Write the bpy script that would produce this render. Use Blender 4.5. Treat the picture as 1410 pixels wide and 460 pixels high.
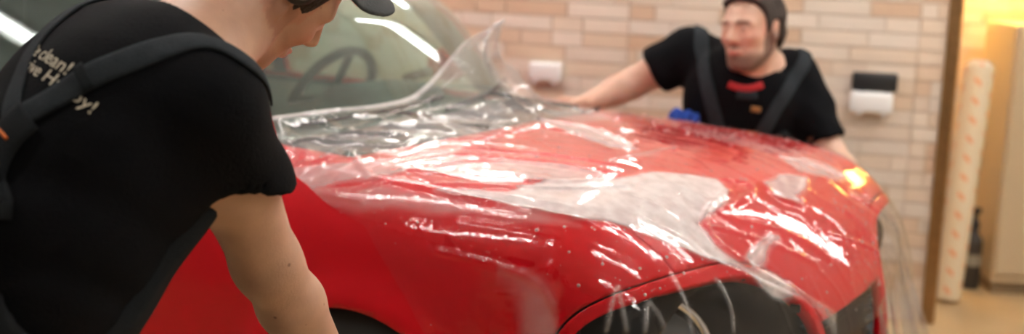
import bpy, math, random
import numpy as np
from mathutils import Vector, Matrix

for o in list(bpy.data.objects):
    bpy.data.objects.remove(o)
SC = bpy.context.scene
COL = SC.collection
PI = math.pi

# ------------------------------------------------------------------ camera, world, lights, exposure
cam_data = bpy.data.cameras.new('camera')
cam = bpy.data.objects.new('camera', cam_data)
COL.objects.link(cam)
cam_data.sensor_width = 36.0
cam_data.lens = 1800.0 * 36.0 / 1410.0
cam_data.clip_start = 0.05
PITCH, ROLL = 0.165, 0.04
_fw = Vector((0, math.cos(PITCH), -math.sin(PITCH)))
_r = Vector((1, 0, 0)); _u = _r.cross(_fw)
_R = math.cos(ROLL) * _r + math.sin(ROLL) * _u
_U = -math.sin(ROLL) * _r + math.cos(ROLL) * _u
_m = Matrix((_R, _U, -_fw)).transposed().to_4x4()
_m.translation = (0, 0, 1.3432)
cam.matrix_world = _m
cam_data.dof.use_dof = True
cam_data.dof.focus_distance = 2.05
cam_data.dof.aperture_fstop = 2.5
SC.camera = cam

world = bpy.data.worlds.new('world')
SC.world = world
world.use_nodes = True
world.node_tree.nodes['Background'].inputs[0].default_value = (0.9, 0.95, 1.0, 1)
world.node_tree.nodes['Background'].inputs[1].default_value = 0.25

SC.view_settings.view_transform = 'Standard'
SC.view_settings.look = 'None'
SC.view_settings.gamma = 1.0
SC.view_settings.use_curve_mapping = False
SC.view_settings.exposure = 1.0
TUBE_STRENGTH = 26.0
WARM_POWER = 75.0
WALL_TUBE_STRENGTH = 16.0

# ------------------------------------------------------------------ helpers
def link(o, parent=None):
    COL.objects.link(o)
    if parent is not None:
        o.parent = parent
    return o

def empty(name, label=None, cat=None, loc=(0, 0, 0), rotz=0.0, group=None):
    o = bpy.data.objects.new(name, None)
    o.location = loc
    o.rotation_euler = (0, 0, rotz)
    COL.objects.link(o)
    tag(o, label, cat, group)
    return o

def tag(o, label=None, cat=None, group=None, kind=None):
    if label: o['label'] = label
    if cat: o['category'] = cat
    if group: o['group'] = group
    if kind: o['kind'] = kind
    return o

def raw_mesh(name, V, polys, mat, smooth=True):
    """V (n,3); polys: (m,k) array or list of arrays/lists"""
    me = bpy.data.meshes.new(name)
    V = np.asarray(V, dtype=np.float32)
    if isinstance(polys, np.ndarray):
        k = polys.shape[1]; m = polys.shape[0]
        loops = polys.astype(np.int32).ravel()
        starts = np.arange(0, m * k, k, dtype=np.int32)
    else:
        m = len(polys)
        loops = np.fromiter((i for p in polys for i in p), dtype=np.int32)
        ln = np.array([len(p) for p in polys], dtype=np.int32)
        starts = np.concatenate([[0], np.cumsum(ln)[:-1]]).astype(np.int32)
    me.vertices.add(len(V)); me.vertices.foreach_set('co', V.ravel())
    me.loops.add(len(loops)); me.loops.foreach_set('vertex_index', loops)
    me.polygons.add(m); me.polygons.foreach_set('loop_start', starts)
    me.update(calc_edges=True); me.validate()
    me.polygons.foreach_set('use_smooth', [bool(smooth)] * len(me.polygons))
    if mat is not None:
        for mm in (mat if isinstance(mat, (list, tuple)) else [mat]):
            me.materials.append(mm)
    me.update()
    return me

def mobj(name, V, polys, mat, parent=None, smooth=True):
    return link(bpy.data.objects.new(name, raw_mesh(name, V, polys, mat, smooth)), parent)

def set_attr(o, name, vals):
    a = o.data.attributes.new(name, 'FLOAT', 'POINT')
    v = np.asarray(vals, dtype=np.float32)
    a.data.foreach_set('value', v)

class MB:
    """collects simple shapes into one mesh"""
    def __init__(s): s.v = []; s.f = []
    def add(s, V, F):
        b = len(s.v); s.v += [tuple(p) for p in V]; s.f += [tuple(i + b for i in q) for q in F]
    def box(s, c, d, rot=None, bevel=0.0):
        hx, hy, hz = d[0] / 2, d[1] / 2, d[2] / 2
        if bevel <= 0:
            V = [(x * hx, y * hy, z * hz) for z in (-1, 1) for x, y in ((-1, -1), (1, -1), (1, 1), (-1, 1))]
            F = [(3, 2, 1, 0), (4, 5, 6, 7), (0, 1, 5, 4), (1, 2, 6, 5), (2, 3, 7, 6), (3, 0, 4, 7)]
        else:
            b = min(bevel, hx * .99, hy * .99, hz * .99)
            def ring(ix, iy, z):
                n = 3; out = []
                for cx, cy, a0 in ((1, 1, 0), (-1, 1, 90), (-1, -1, 180), (1, -1, 270)):
                    for k in range(n):
                        a = math.radians(a0 + 90 * k / (n - 1))
                        out.append((cx * (hx - b) + (b - ix) * math.cos(a), cy * (hy - b) + (b - iy) * math.sin(a), z))
                return out
            V = ring(b * .8, b * .8, -hz) + ring(b * .25, b * .25, -hz + b * .3) + ring(0, 0, -hz + b) + ring(0, 0, hz - b) + ring(b * .25, b * .25, hz - b * .3) + ring(b * .8, b * .8, hz)
            F = [tuple(range(11, -1, -1)), tuple(range(60, 72))]
            for r in range(5):
                for k in range(12):
                    F.append((r * 12 + k, r * 12 + (k + 1) % 12, r * 12 + 12 + (k + 1) % 12, r * 12 + 12 + k))
        V = [Vector(p) for p in V]
        if rot is not None: V = [rot @ p for p in V]
        s.add([(p[0] + c[0], p[1] + c[1], p[2] + c[2]) for p in V], F)
        return s
    def tube(s, pts, r, n=10, cap=True):
        pts = [Vector(p) for p in pts]
        rr = r if isinstance(r, (list, tuple)) else [r] * len(pts)
        V = []; F = []
        prev = None
        for i, p in enumerate(pts):
            t = (pts[min(i + 1, len(pts) - 1)] - pts[max(i - 1, 0)]).normalized()
            a = prev if prev is not None else (Vector((0, 0, 1)) if abs(t.z) < .9 else Vector((1, 0, 0)))
            x = (a - t * a.dot(t)).normalized(); prev = x; y = t.cross(x)
            for k in range(n):
                an = 2 * PI * k / n
                V.append(p + rr[i] * (math.cos(an) * x + math.sin(an) * y))
        for i in range(len(pts) - 1):
            for k in range(n):
                F.append((i * n + k, i * n + (k + 1) % n, (i + 1) * n + (k + 1) % n, (i + 1) * n + k))
        if cap:
            F.append(tuple(range(n - 1, -1, -1))); F.append(tuple(range((len(pts) - 1) * n, len(pts) * n)))
        s.add(V, F); return s
    def lathe(s, prof, c=(0, 0, 0), axis=(0, 0, 1), n=32):
        """prof: list of (radius, height) revolved about axis through c"""
        ax = Vector(axis).normalized()
        a = Vector((0, 0, 1)) if abs(ax.z) < .9 else Vector((1, 0, 0))
        x = (a - ax * a.dot(ax)).normalized(); y = ax.cross(x); c = Vector(c)
        V = []; F = []
        for r, h in prof:
            for k in range(n):
                an = 2 * PI * k / n
                V.append(c + ax * h + r * (math.cos(an) * x + math.sin(an) * y))
        for i in range(len(prof) - 1):
            for k in range(n):
                F.append((i * n + k, i * n + (k + 1) % n, (i + 1) * n + (k + 1) % n, (i + 1) * n + k))
        s.add(V, F); return s
    def build(s, name, mat, parent=None, smooth=False):
        return mobj(name, np.array(s.v, dtype=np.float32), s.f, mat, parent, smooth)

# ------------------------------------------------------------------ signed-distance modelling
def smin(a, b, k):
    h = np.maximum(k - np.abs(a - b), 0.0) / k
    return np.minimum(a, b) - h * h * k * 0.25
def smax(a, b, k): return -smin(-a, -b, k)
def cone(P, a, b, ra, rb):
    a = np.asarray(a, np.float32); b = np.asarray(b, np.float32)
    d = b - a; t = np.clip(((P - a) @ d) / max(float(d @ d), 1e-9), 0, 1)
    q = P - a - t[:, None] * d
    return np.sqrt((q * q).sum(1)) - (ra + (rb - ra) * t)
def sph(P, c, r):
    q = P - np.asarray(c, np.float32)
    return np.sqrt((q * q).sum(1)) - r
def ell(P, c, r, M=None):
    q = P - np.asarray(c, np.float32)
    if M is not None: q = q @ np.asarray(M, np.float32).T
    r = np.asarray(r, np.float32)
    k0 = np.sqrt(((q / r) ** 2).sum(1)); k1 = np.sqrt(((q / (r * r)) ** 2).sum(1)) + 1e-9
    return k0 * (k0 - 1.0) / k1
def rbox(P, c, h, r, M=None):
    q = P - np.asarray(c, np.float32)
    if M is not None: q = q @ np.asarray(M, np.float32).T
    q = np.abs(q) - (np.asarray(h, np.float32) - r)
    return np.sqrt((np.maximum(q, 0) ** 2).sum(1)) + np.minimum(q.max(1), 0) - r

def newton(f, V, it=2, h=0.002, lim=0.02, level=0.0):
    V = V.astype(np.float32).copy()
    for _ in range(it):
        G, f0 = grad(f, V, h)
        n2 = (G * G).sum(1) + 1e-6
        st = ((f0 - level) / n2)[:, None] * G
        ln = np.sqrt((st * st).sum(1))[:, None]
        st *= np.minimum(1, lim / np.maximum(ln, 1e-9))
        V -= st
    return V
def grad(f, V, h=0.002):
    K = np.array([(1, -1, -1), (-1, -1, 1), (-1, 1, -1), (1, 1, 1)], np.float32)
    G = np.zeros_like(V); s = 0
    for k in K:
        v = f(V + h * k); G += v[:, None] * k; s = s + v
    return G / (4 * h), s / 4

def sdf_mesh(f, lo, hi, h, proj=2):
    lo = np.asarray(lo, float); hi = np.asarray(hi, float)
    B = 4; H = h * B
    nb = np.ceil((hi - lo) / H).astype(int)
    # coarse evaluation at block centres
    ax = [lo[i] + (np.arange(nb[i]) + .5) * H for i in range(3)]
    G = np.stack(np.meshgrid(*ax, indexing='ij'), -1).reshape(-1, 3).astype(np.float32)
    fc = f(G)
    n = nb * B
    F = np.repeat(np.repeat(np.repeat(np.where(fc > 0, 1.0, -1.0).astype(np.float32).reshape(nb), B, 0), B, 1), B, 2)
    act = np.nonzero(np.abs(fc) < H * 1.9)[0]
    bi = np.stack(np.unravel_index(act, nb), -1)
    off = np.stack(np.meshgrid(*[np.arange(B)] * 3, indexing='ij'), -1).reshape(-1, 3)
    idx = (bi[:, None, :] * B + off[None]).reshape(-1, 3)
    P = (lo + (idx + .5) * h).astype(np.float32)
    vals = np.empty(len(P), np.float32)
    for s in range(0, len(P), 400000):
        vals[s:s + 400000] = f(P[s:s + 400000])
    F[idx[:, 0], idx[:, 1], idx[:, 2]] = vals
    ins = F < 0
    c = np.zeros(np.array(F.shape) - 1, np.int8)
    for i in (0, 1):
        for j in (0, 1):
            for k in (0, 1):
                c += ins[i:F.shape[0] - 1 + i, j:F.shape[1] - 1 + j, k:F.shape[2] - 1 + k]
    cells = np.stack(np.nonzero((c > 0) & (c < 8)), -1)
    cor = [(i, j, k) for i in (0, 1) for j in (0, 1) for k in (0, 1)]
    cv = np.stack([F[cells[:, 0] + a, cells[:, 1] + b, cells[:, 2] + d] for a, b, d in cor], 1)
    acc = np.zeros((len(cells), 3), np.float32); cnt = np.zeros(len(cells), np.float32)
    for a in range(8):
        for b in range(a + 1, 8):
            if sum(abs(cor[a][q] - cor[b][q]) for q in range(3)) != 1: continue
            va, vb = cv[:, a], cv[:, b]
            m = (va < 0) != (vb < 0)
            t = np.where(m, va / np.where(m, va - vb, 1), 0)
            pt = np.array(cor[a], np.float32) + t[:, None] * (np.array(cor[b], np.float32) - np.array(cor[a], np.float32))
            acc += np.where(m[:, None], pt, 0); cnt += m
    V = lo + (cells + acc / cnt[:, None] + .5) * h
    index = np.full(c.shape, -1, np.int32)
    index[cells[:, 0], cells[:, 1], cells[:, 2]] = np.arange(len(cells))
    quads = []
    for axis in range(3):
        o1, o2 = [q for q in range(3) if q != axis]
        sl0 = [slice(None)] * 3; sl1 = [slice(None)] * 3
        sl0[axis] = slice(0, -1); sl1[axis] = slice(1, None)
        A = ins[tuple(sl0)]; Bn = ins[tuple(sl1)]
        e = np.stack(np.nonzero(A != Bn), -1)
        e = e[(e[:, o1] > 0) & (e[:, o2] > 0) & (e[:, o1] < c.shape[o1]) & (e[:, o2] < c.shape[o2])]
        e = e[e[:, axis] < c.shape[axis]]
        def g(d1, d2):
            q = e.copy(); q[:, o1] += d1; q[:, o2] += d2
            return index[q[:, 0], q[:, 1], q[:, 2]]
        q = np.stack([g(-1, -1), g(0, -1), g(0, 0), g(-1, 0)], 1)
        flip = A[e[:, 0], e[:, 1], e[:, 2]]
        if axis == 1: flip = ~flip
        q[~flip] = q[~flip][:, ::-1]
        quads.append(q)
    Q = np.concatenate(quads); Q = Q[(Q >= 0).all(1)]
    V = V.astype(np.float32)
    if proj: V = newton(f, V, proj, h * .4, h)
    return V, Q

def to_tris(Q): return np.concatenate([Q[:, [0, 1, 2]], Q[:, [0, 2, 3]]])
def compact(V, T):
    u, inv = np.unique(T, return_inverse=True)
    return V[u], inv.reshape(T.shape)
def clip(V, T, g):
    """keep the part of a triangle mesh where g(V) < 0, cutting cleanly along g = 0"""
    gv = g(V); ins = gv < 0
    n = ins[T].sum(1)
    keep = T[n == 3]
    X = T[(n == 1) | (n == 2)]
    if len(X) == 0: return compact(V, keep)
    E = np.concatenate([X[:, [0, 1]], X[:, [1, 2]], X[:, [2, 0]]])
    E = E[ins[E[:, 0]] != ins[E[:, 1]]]
    Es = np.sort(E, 1); key = Es[:, 0].astype(np.int64) * len(V) + Es[:, 1]
    uk = np.unique(key); a = (uk // len(V)).astype(int); b = (uk % len(V)).astype(int)
    t = gv[a] / (gv[a] - gv[b])
    NV = V[a] + t[:, None] * (V[b] - V[a])
    def nid(i, j):
        s = np.minimum(i, j).astype(np.int64) * len(V) + np.maximum(i, j)
        return len(V) + np.searchsorted(uk, s)
    out = [keep]
    for want in (1, 2):
        Y = T[n == want]
        for r in range(3):
            R = Y[:, [r, (r + 1) % 3, (r + 2) % 3]]
            m = (ins[R[:, 0]] == (want == 1)) & (ins[R[:, 1]] == (want == 2)) & (ins[R[:, 2]] == (want == 2))
            R = R[m]
            if want == 1:
                out.append(np.stack([R[:, 0], nid(R[:, 0], R[:, 1]), nid(R[:, 0], R[:, 2])], 1))
            else:
                p, q = nid(R[:, 0], R[:, 1]), nid(R[:, 0], R[:, 2])
                out.append(np.stack([p, R[:, 1], R[:, 2]], 1)); out.append(np.stack([p, R[:, 2], q], 1))
    return compact(np.concatenate([V, NV]).astype(np.float32), np.concatenate(out))

def solidify(o, th, off=-1):
    m = o.modifiers.new('thickness', 'SOLIDIFY'); m.thickness = th; m.offset = off
    return o

def wob(P, fr, seed=0):
    """smooth pseudo-noise, about -1..1"""
    r = np.random.RandomState(seed); out = 0
    for i in range(5):
        d = r.normal(size=3); d /= np.linalg.norm(d)
        out = out + np.sin(P @ (d * fr * (0.7 + .6 * r.rand())).astype(np.float32) + r.rand() * 6.28)
    return out / 2.6

# ------------------------------------------------------------------ materials
def mat(name, col, rough=.5, metal=0.0, coat=0.0, spec=.5, emit=None, estr=0, var=0.0, vscale=8, bump=0.0, bscale=40, sss=0.0, coord='Object', detail=4):
    m = bpy.data.materials.new(name); m.use_nodes = True
    nt = m.node_tree; p = nt.nodes['Principled BSDF']
    p.inputs['Base Color'].default_value = (*col, 1); p.inputs['Roughness'].default_value = rough
    p.inputs['Metallic'].default_value = metal; p.inputs['Coat Weight'].default_value = coat
    p.inputs['Coat Roughness'].default_value = .03
    p.inputs['Specular IOR Level'].default_value = spec
    if sss:
        p.inputs['Subsurface Weight'].default_value = sss; p.inputs['Subsurface Radius'].default_value = (.012, .005, .003); p.inputs['Subsurface Scale'].default_value = 1
    if emit:
        p.inputs['Emission Color'].default_value = (*emit, 1); p.inputs['Emission Strength'].default_value = estr
    if var or bump:
        tc = nt.nodes.new('ShaderNodeTexCoord')
        nz = nt.nodes.new('ShaderNodeTexNoise'); nz.inputs['Scale'].default_value = vscale; nz.inputs['Detail'].default_value = detail
        nt.links.new(tc.outputs[coord], nz.inputs['Vector'])
        if var:
            hs = nt.nodes.new('ShaderNodeMapRange'); hs.inputs[3].default_value = 1 - var; hs.inputs[4].default_value = 1 + var
            nt.links.new(nz.outputs['Fac'], hs.inputs[0])
            mx = nt.nodes.new('ShaderNodeVectorMath'); mx.operation = 'SCALE'; mx.inputs[0].default_value = col
            nt.links.new(hs.outputs[0], mx.inputs['Scale']); nt.links.new(mx.outputs[0], p.inputs['Base Color'])
        if bump:
            n2 = nt.nodes.new('ShaderNodeTexNoise'); n2.inputs['Scale'].default_value = bscale; n2.inputs['Detail'].default_value = 3
            nt.links.new(tc.outputs[coord], n2.inputs['Vector'])
            b = nt.nodes.new('ShaderNodeBump'); b.inputs['Strength'].default_value = bump; b.inputs['Distance'].default_value = .01
            nt.links.new(n2.outputs['Fac'], b.inputs['Height']); nt.links.new(b.outputs[0], p.inputs['Normal'])
    return m
# ------------------------------------------------------------------ room shell
m_grout = mat('tile_grout', (.64, .53, .43), .9)
m_floor = mat('floor_tan', (.55, .40, .22), .35, var=.18, vscale=3, bump=.05, bscale=60)
m_ceil = mat('ceiling_white', (.82, .82, .80), .9)
m_wall = mat('wall_paint', (.70, .68, .64), .85, bump=.05, bscale=120)
m_dark_wall = mat('wall_grey_paint', (.22, .23, .22), .8)
m_trim = mat('trim_bronze', (.33, .19, .08), .32, metal=.75, var=.25, vscale=30)

def tile_material(name, stops, rnd):
    m = bpy.data.materials.new(name); m.use_nodes = True
    nt = m.node_tree; p = nt.nodes['Principled BSDF']
    if rnd == 'object':
        s = nt.nodes.new('ShaderNodeObjectInfo').outputs['Random']
    else:
        s = nt.nodes.new('ShaderNodeNewGeometry').outputs['Random Per Island']
    cr = nt.nodes.new('ShaderNodeValToRGB')
    el = cr.color_ramp.elements
    while len(el) < len(stops): el.new(.5)
    for e, (q, c) in zip(el, stops): e.position = q; e.color = (*c, 1)
    nt.links.new(s, cr.inputs[0])
    tc = nt.nodes.new('ShaderNodeTexCoord')
    mp = nt.nodes.new('ShaderNodeMapping'); mp.inputs['Scale'].default_value = (6, 40, 60)
    nt.links.new(tc.outputs['Object'], mp.inputs[0])
    nz = nt.nodes.new('ShaderNodeTexNoise'); nz.inputs['Scale'].default_value = 1.0; nz.inputs['Detail'].default_value = 4
    nt.links.new(mp.outputs[0], nz.inputs['Vector'])
    mr = nt.nodes.new('ShaderNodeMapRange'); mr.inputs[3].default_value = .86; mr.inputs[4].default_value = 1.12
    nt.links.new(nz.outputs['Fac'], mr.inputs[0])
    sc = nt.nodes.new('ShaderNodeVectorMath'); sc.operation = 'SCALE'
    nt.links.new(cr.outputs[0], sc.inputs[0]); nt.links.new(mr.outputs[0], sc.inputs['Scale'])
    nt.links.new(sc.outputs[0], p.inputs['Base Color']); p.inputs['Roughness'].default_value = .45
    return m
STOPS = [(0, (.62, .43, .29)), (.2, (.70, .54, .40)), (.45, (.76, .64, .52)), (.7, (.71, .62, .53)), (.85, (.80, .69, .58)), (1, (.66, .50, .37))]
m_tile = tile_material('wood_look_tile', STOPS, 'object')
m_tile_far = tile_material('wood_look_tile_joined', STOPS, 'island')

fl = MB(); fl.box((0.3, 2.2, -.05), (7.4, 9.4, .1)); fl = fl.build('floor', m_floor); fl['kind'] = 'structure'
ce = MB(); ce.box((0.3, 2.2, 2.75), (7.4, 9.4, .1)); ce = ce.build('ceiling', m_ceil); ce['kind'] = 'structure'
for nm, c, d, mm in (('wall_left', (-3.45, 2.2, 1.35), (.1, 9.4, 2.7), m_dark_wall), ('wall_right', (4.05, 2.2, 1.35), (.1, 9.4, 2.7), m_wall),
                     ('wall_front', (.3, -2.55, 1.35), (7.4, .1, 2.7), m_dark_wall)):
    b = MB(); b.box(c, d); b = b.build(nm, mm); b['kind'] = 'structure'

TA = math.atan(.21)
E0 = Vector((1.605, 4.843, 0)); WD = Vector((-math.cos(TA), math.sin(TA), 0)); WN = Vector((-math.sin(TA), -math.cos(TA), 0))
WROT = PI - TA                      # local x runs along the wall to the left, local y = into the room
def wall_frame(name, origin):
    pass
def beveled_tile(L, Hh, T, b=.004):
    V = [(0, 0, 0), (L, 0, 0), (L, 0, Hh), (0, 0, Hh), (b * .3, T, b * .3), (L - b * .3, T, b * .3), (L - b * .3, T, Hh - b * .3), (b * .3, T, Hh - b * .3)]
    F = [(4, 5, 6, 7), (0, 1, 5, 4), (1, 2, 6, 5), (2, 3, 7, 6), (3, 0, 4, 7)]
    return V, [q[::-1] for q in F]
PITCH_Z, JOINT = .0575, .003
def tile_wall(name, origin, rotz, x0, x1, ztop, vis_x, vis_z, slab, seed, seams):
    """slab with wood-look brick tiles; the ones in view are objects, the rest one joined part"""
    rnd = random.Random(seed)
    b = MB(); b.box(((x0 + x1) / 2, -slab / 2, ztop / 2), (x1 - x0, slab, ztop))
    w = b.build(name, m_grout); w.location = origin; w.rotation_euler = (0, 0, rotz); w['kind'] = 'structure'
    rest = MB(); cache = {}
    nrow = int(ztop / PITCH_Z)
    for r in range(nrow):
        z = r * PITCH_Z
        edges = [x0] + [s for s in seams if x0 < s < x1] + [x1]
        for a, c in zip(edges[:-1], edges[1:]):
            x = a; first = True
            while x < c - .004:
                L = rnd.choice((.245, .245, .245, .1225)) if not first else rnd.choice((.245, .1225, .18, .06))
                first = False
                if c - (x + L) < .03: L = c - x
                T = .006 + rnd.random() * .0025
                l2 = round(L - JOINT, 4)
                if vis_x[0] - .1 < x + L and x < vis_x[1] and vis_z[0] < z < vis_z[1]:
                    key = (l2, round(T, 3))
                    if key not in cache:
                        V, F = beveled_tile(l2, PITCH_Z - JOINT, key[1])
                        cache[key] = raw_mesh('tile', V, F, m_tile, False)
                    o = bpy.data.objects.new('tile', cache[key]); COL.objects.link(o); o.parent = w
                    o.location = (x + JOINT / 2, 0, z + JOINT / 2)
                else:
                    V, F = beveled_tile(l2, PITCH_Z - JOINT, T)
                    rest.add([(p[0] + x + JOINT / 2, p[1], p[2] + z + JOINT / 2) for p in V], F)
                x += L
    o = rest.build('tile_field', m_tile_far, w); o['kind'] = 'stuff'
    return w
tile_wall('wall_back', E0, WROT, 0.0, 5.3, 2.7, (0, 2.12), (.22, 1.27), .12, 3, (.12, 1.198, 2.2, 3.3, 4.4))
# warm alcove beyond the end of the tiled wall
tile_wall('wall_alcove', Vector((3.98, 5.93, 0)), PI, 0.0, 2.5, 2.7, (1.55, 2.45), (.0, 1.27), .12, 8, (1.1, 2.0))
t = MB(); t.box((-.012, -.05, 1.35), (.024, .16, 2.7), bevel=.006); t.box((-.002, .016, 1.35), (.05, .012, 2.7), bevel=.004)
t = t.build('trim_1', m_trim); t.location = E0; t.rotation_euler = (0, 0, WROT); t['kind'] = 'structure'

# ------------------------------------------------------------------ things on the wall
m_white_pl = mat('white_plastic', (.86, .86, .85), .35)
m_black_pl = mat('black_plastic', (.015, .016, .017), .45)
m_grey_pl = mat('grey_plastic', (.25, .26, .27), .5)
def wall_pt(s, z, out=0): return E0 + WD * s + WN * out + Vector((0, 0, z))
def wall_box(name, label, s0, s1, z0, z1, dep, mbody, lidm, screws=True):
    o = empty(name, label, 'socket box', wall_pt((s0 + s1) / 2, (z0 + z1) / 2, .007), WROT)
    w, h = s1 - s0, z1 - z0
    b = MB(); b.box((0, dep * .3, 0), (w * .94, dep * .6, h * .94), bevel=.006); b.build('body', mbody, o, True)
    b = MB(); b.box((0, dep * .78, .0), (w, dep * .44, h), bevel=.011); b.build('lid', lidm, o, True)
    for sx in (-1, 1):
        b = MB(); b.box((sx * w * .28, dep * .8, -h * .5 - .003), (.022, dep * .3, .008), bevel=.002); b.build('latch', lidm, o)
    return o
wall_box('socket_box', 'white plastic wall box on the tiles between windshield and far worker', 1.448, 1.578, .838, .912, .05, m_white_pl, m_white_pl)
wall_box('socket_box', 'black plastic wall box on the tiles, directly above a white one', .184, .348, .874, .944, .04, m_black_pl, m_black_pl)
wall_box('socket_box', 'white plastic wall box on the tiles, directly below the black one', .195, .350, .794, .872, .055, m_white_pl, m_white_pl)

# ------------------------------------------------------------------ ceiling tube lights
m_tube = bpy.data.materials.new('lit_tube'); m_tube.use_nodes = True
_p = m_tube.node_tree.nodes['Principled BSDF']
_p.inputs['Emission Color'].default_value = (1, .97, .93, 1); _p.inputs['Emission Strength'].default_value = TUBE_STRENGTH
m_wtube = m_tube.copy(); m_wtube.node_tree.nodes['Principled BSDF'].inputs['Emission Strength'].default_value = WALL_TUBE_STRENGTH
m_fix = mat('fixture_white', (.85, .85, .85), .4)
TUBES = [(1.2, .2, 0), (-1.7, 1.7, 0), (1.2, 1.7, 0), (-1.2, 3.1, 0), (1.5, 3.1, 0), (-.6, 4.35, -.2), (2.1, 3.9, -.2)]
def tube_light(x, y, rz, i, L=1.45):
    o = empty('ceiling_light', 'long white tube light fixed under the ceiling', 'lamp', (x, y, 2.7), rz, 'tube lights on the ceiling')
    b = MB(); b.box((0, 0, -.02), (L + .06, .09, .04), bevel=.008); b.build('housing', m_fix, o)
    b = MB(); b.tube([(-L / 2, 0, -.058), (L / 2, 0, -.058)], .019, 12); b.build('tube', m_tube, o, True)
    for sx in (-1, 1):
        b = MB(); b.box((sx * (L / 2 + .012), 0, -.055), (.03, .05, .05), bevel=.006); b.build('end_cap', m_fix, o)
for i, a in enumerate(TUBES): tube_light(*a, i)
def wall_light(s, z0, L, label, level=False):
    o = empty('wall_light', label, 'lamp', wall_pt(s, z0, .008), WROT)
    if level: o.rotation_euler = (0, -PI / 2, WROT)
    b = MB(); b.box((0, .02, L / 2), (.09, .04, L + .06), bevel=.008); b.build('housing', m_fix, o)
    b = MB(); b.tube([(0, .058, 0), (0, .058, L)], .019, 12); b.build('tube', m_wtube, o, True)
    for k in (0, L):
        b = MB(); b.box((0, .055, k), (.05, .05, .03), bevel=.006); b.build('end_cap', m_fix, o)
wall_light(1.15, 1.70, .85, 'upright white tube light high on the tiled wall')
wall_light(2.45, 1.80, .9, 'level white tube light high on the tiled wall', True)
def left_wall_light():
    n0 = set(bpy.data.objects); wall_light(0, 0, 1.0, 'level white tube light on the grey wall left of the car', True)
    r = [o for o in bpy.data.objects if o not in n0 and o.parent is None][0]
    r.location = (-3.395, 3.1, 1.73); r.rotation_euler = (0, -PI / 2, -PI / 2)
left_wall_light()
o = empty('streak_lamp', 'added tilted white tube lamp on an unseen tripod stand right of the car', 'lamp', (2.05, 4.18, 0))  # made-up lamp and stand out of view, added for the streak on the bonnet
ends = (Vector((-.40, 0, 2.02)), Vector((.42, 0, 1.26)))
b = MB(); b.tube([ends[0], ends[1]], .02, 12); b.build('tube', m_tube, o, True)
b = MB(); b.tube([ends[0] + Vector((.01, .035, .012)), ends[1] + Vector((-.01, .035, -.012))], .03, 10); b.build('housing', m_fix, o, True)
b = MB(); b.tube([(0, .06, .55), (0, .06, 1.64)], .014, 10); b.build('pole', m_black_pl, o, True)
for k in range(3):
    a = 2 * PI * k / 3 + .5
    b = MB(); b.tube([(0, .06, .62), (math.cos(a) * .3, .06 + math.sin(a) * .3, .012)], .011, 8); b.build('leg', m_black_pl, o, True)

# ------------------------------------------------------------------ alcove: warm strip lamp, wrapped roll, bottle, cabinet
m_warm = bpy.data.materials.new('warm_strip'); m_warm.use_nodes = True
_p = m_warm.node_tree.nodes['Principled BSDF']
_p.inputs['Emission Color'].default_value = (1, .56, .13, 1); _p.inputs['Emission Strength'].default_value = WARM_POWER
o = empty('strip_light', 'warm strip light on the alcove wall above the wrapped roll', 'lamp', (2.1, 5.88, 1.42))
b = MB(); b.box((0, 0, .015), (1.0, .07, .03), bevel=.006); b.build('housing', m_fix, o)
b = MB(); b.tube([(-.48, -.01, -.012), (.48, -.01, -.012)], .014, 10); b.build('tube', m_warm, o, True)
# ------------------------------------------------------------------ the car (modelled in its own frame: u forward, v left, z up)
KS = .92
CARROT = -.59
CAR = empty('car', 'glossy red car with rounded bonnet under clear film, headlights taken out', 'car', (.126 * KS, 3.56 * KS, 0), CARROT)
def lerp_curve(xs, ys):
    xs = np.array(xs, float); ys = np.array(ys, float)
    # dense smooth interpolation (moving average of the linear one)
    X = np.linspace(xs[0], xs[-1], 1200); Y = np.interp(X, xs, ys)
    w = int(1200 * .14 / (xs[-1] - xs[0])); k = np.hanning(2 * w + 3); k /= k.sum()
    Yp = np.pad(Y, w + 1, mode='reflect', reflect_type='odd'); Y = np.convolve(Yp, k, 'valid')
    return lambda x: np.interp(x, X, Y).astype(np.float32)
TOPF = lerp_curve([-3.6, -3.2, -2.6, -1.6, -.7, -.35, 0, .3, .46, .58, .68, .76, .86, 1.0, 1.2],
                  [.75, .88, .95, .965, .965, .958, .952, .942, .93, .905, .86, .80, .70, .54, .30])
WIDF = lerp_curve([-3.6, -3.1, -2.4, -.5, .1, .35, .55, .75, .9, 1.1], [.70, .80, .89, .90, .90, .88, .845, .79, .72, .60])
def UB(v): return -.34 - .30 * v * v - .14 * v          # foot of the windshield
def UR(v): return -.09 - .25 * v * v - .10 * v          # rear edge of the bonnet
def f_body(P):
    u, v, z = P[:, 0], P[:, 1], P[:, 2]
    av = np.abs(v)
    top = TOPF(u) + .035 * (1 - (v / .75) ** 2) - .016 * np.clip(v / .6, 0, 1)
    a = (z - top) * .92
    W = WIDF(u) - .055 * np.clip((z - .62) / .32, 0, 1.5) ** 2 - .05 * np.clip((.5 - z) / .3, 0, 1.5) ** 2
    b = av - W
    N = .885 - .205 * v * v + .02 * v - .28 * np.clip(z - .60, 0, 1) ** 2 * 4 + .02 * np.clip(.6 - z, 0, .3)
    c = (u - N) * .9
    d = smax(smax(a, b, .13), c, .15)
    r = -3.22 + .2 * v * v - u
    d = smax(d, r, .2)
    d = smax(d, .17 - z, .06)
    # flared wheel arches
    for wu in (0.05, -2.45):
        q = np.sqrt((u - wu) ** 2 + (z - .32) ** 2)
        lip = np.sqrt((q - .355) ** 2 + (av - .865) ** 2) - .03
        d = smin(d, lip, .06)
    return d
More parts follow.
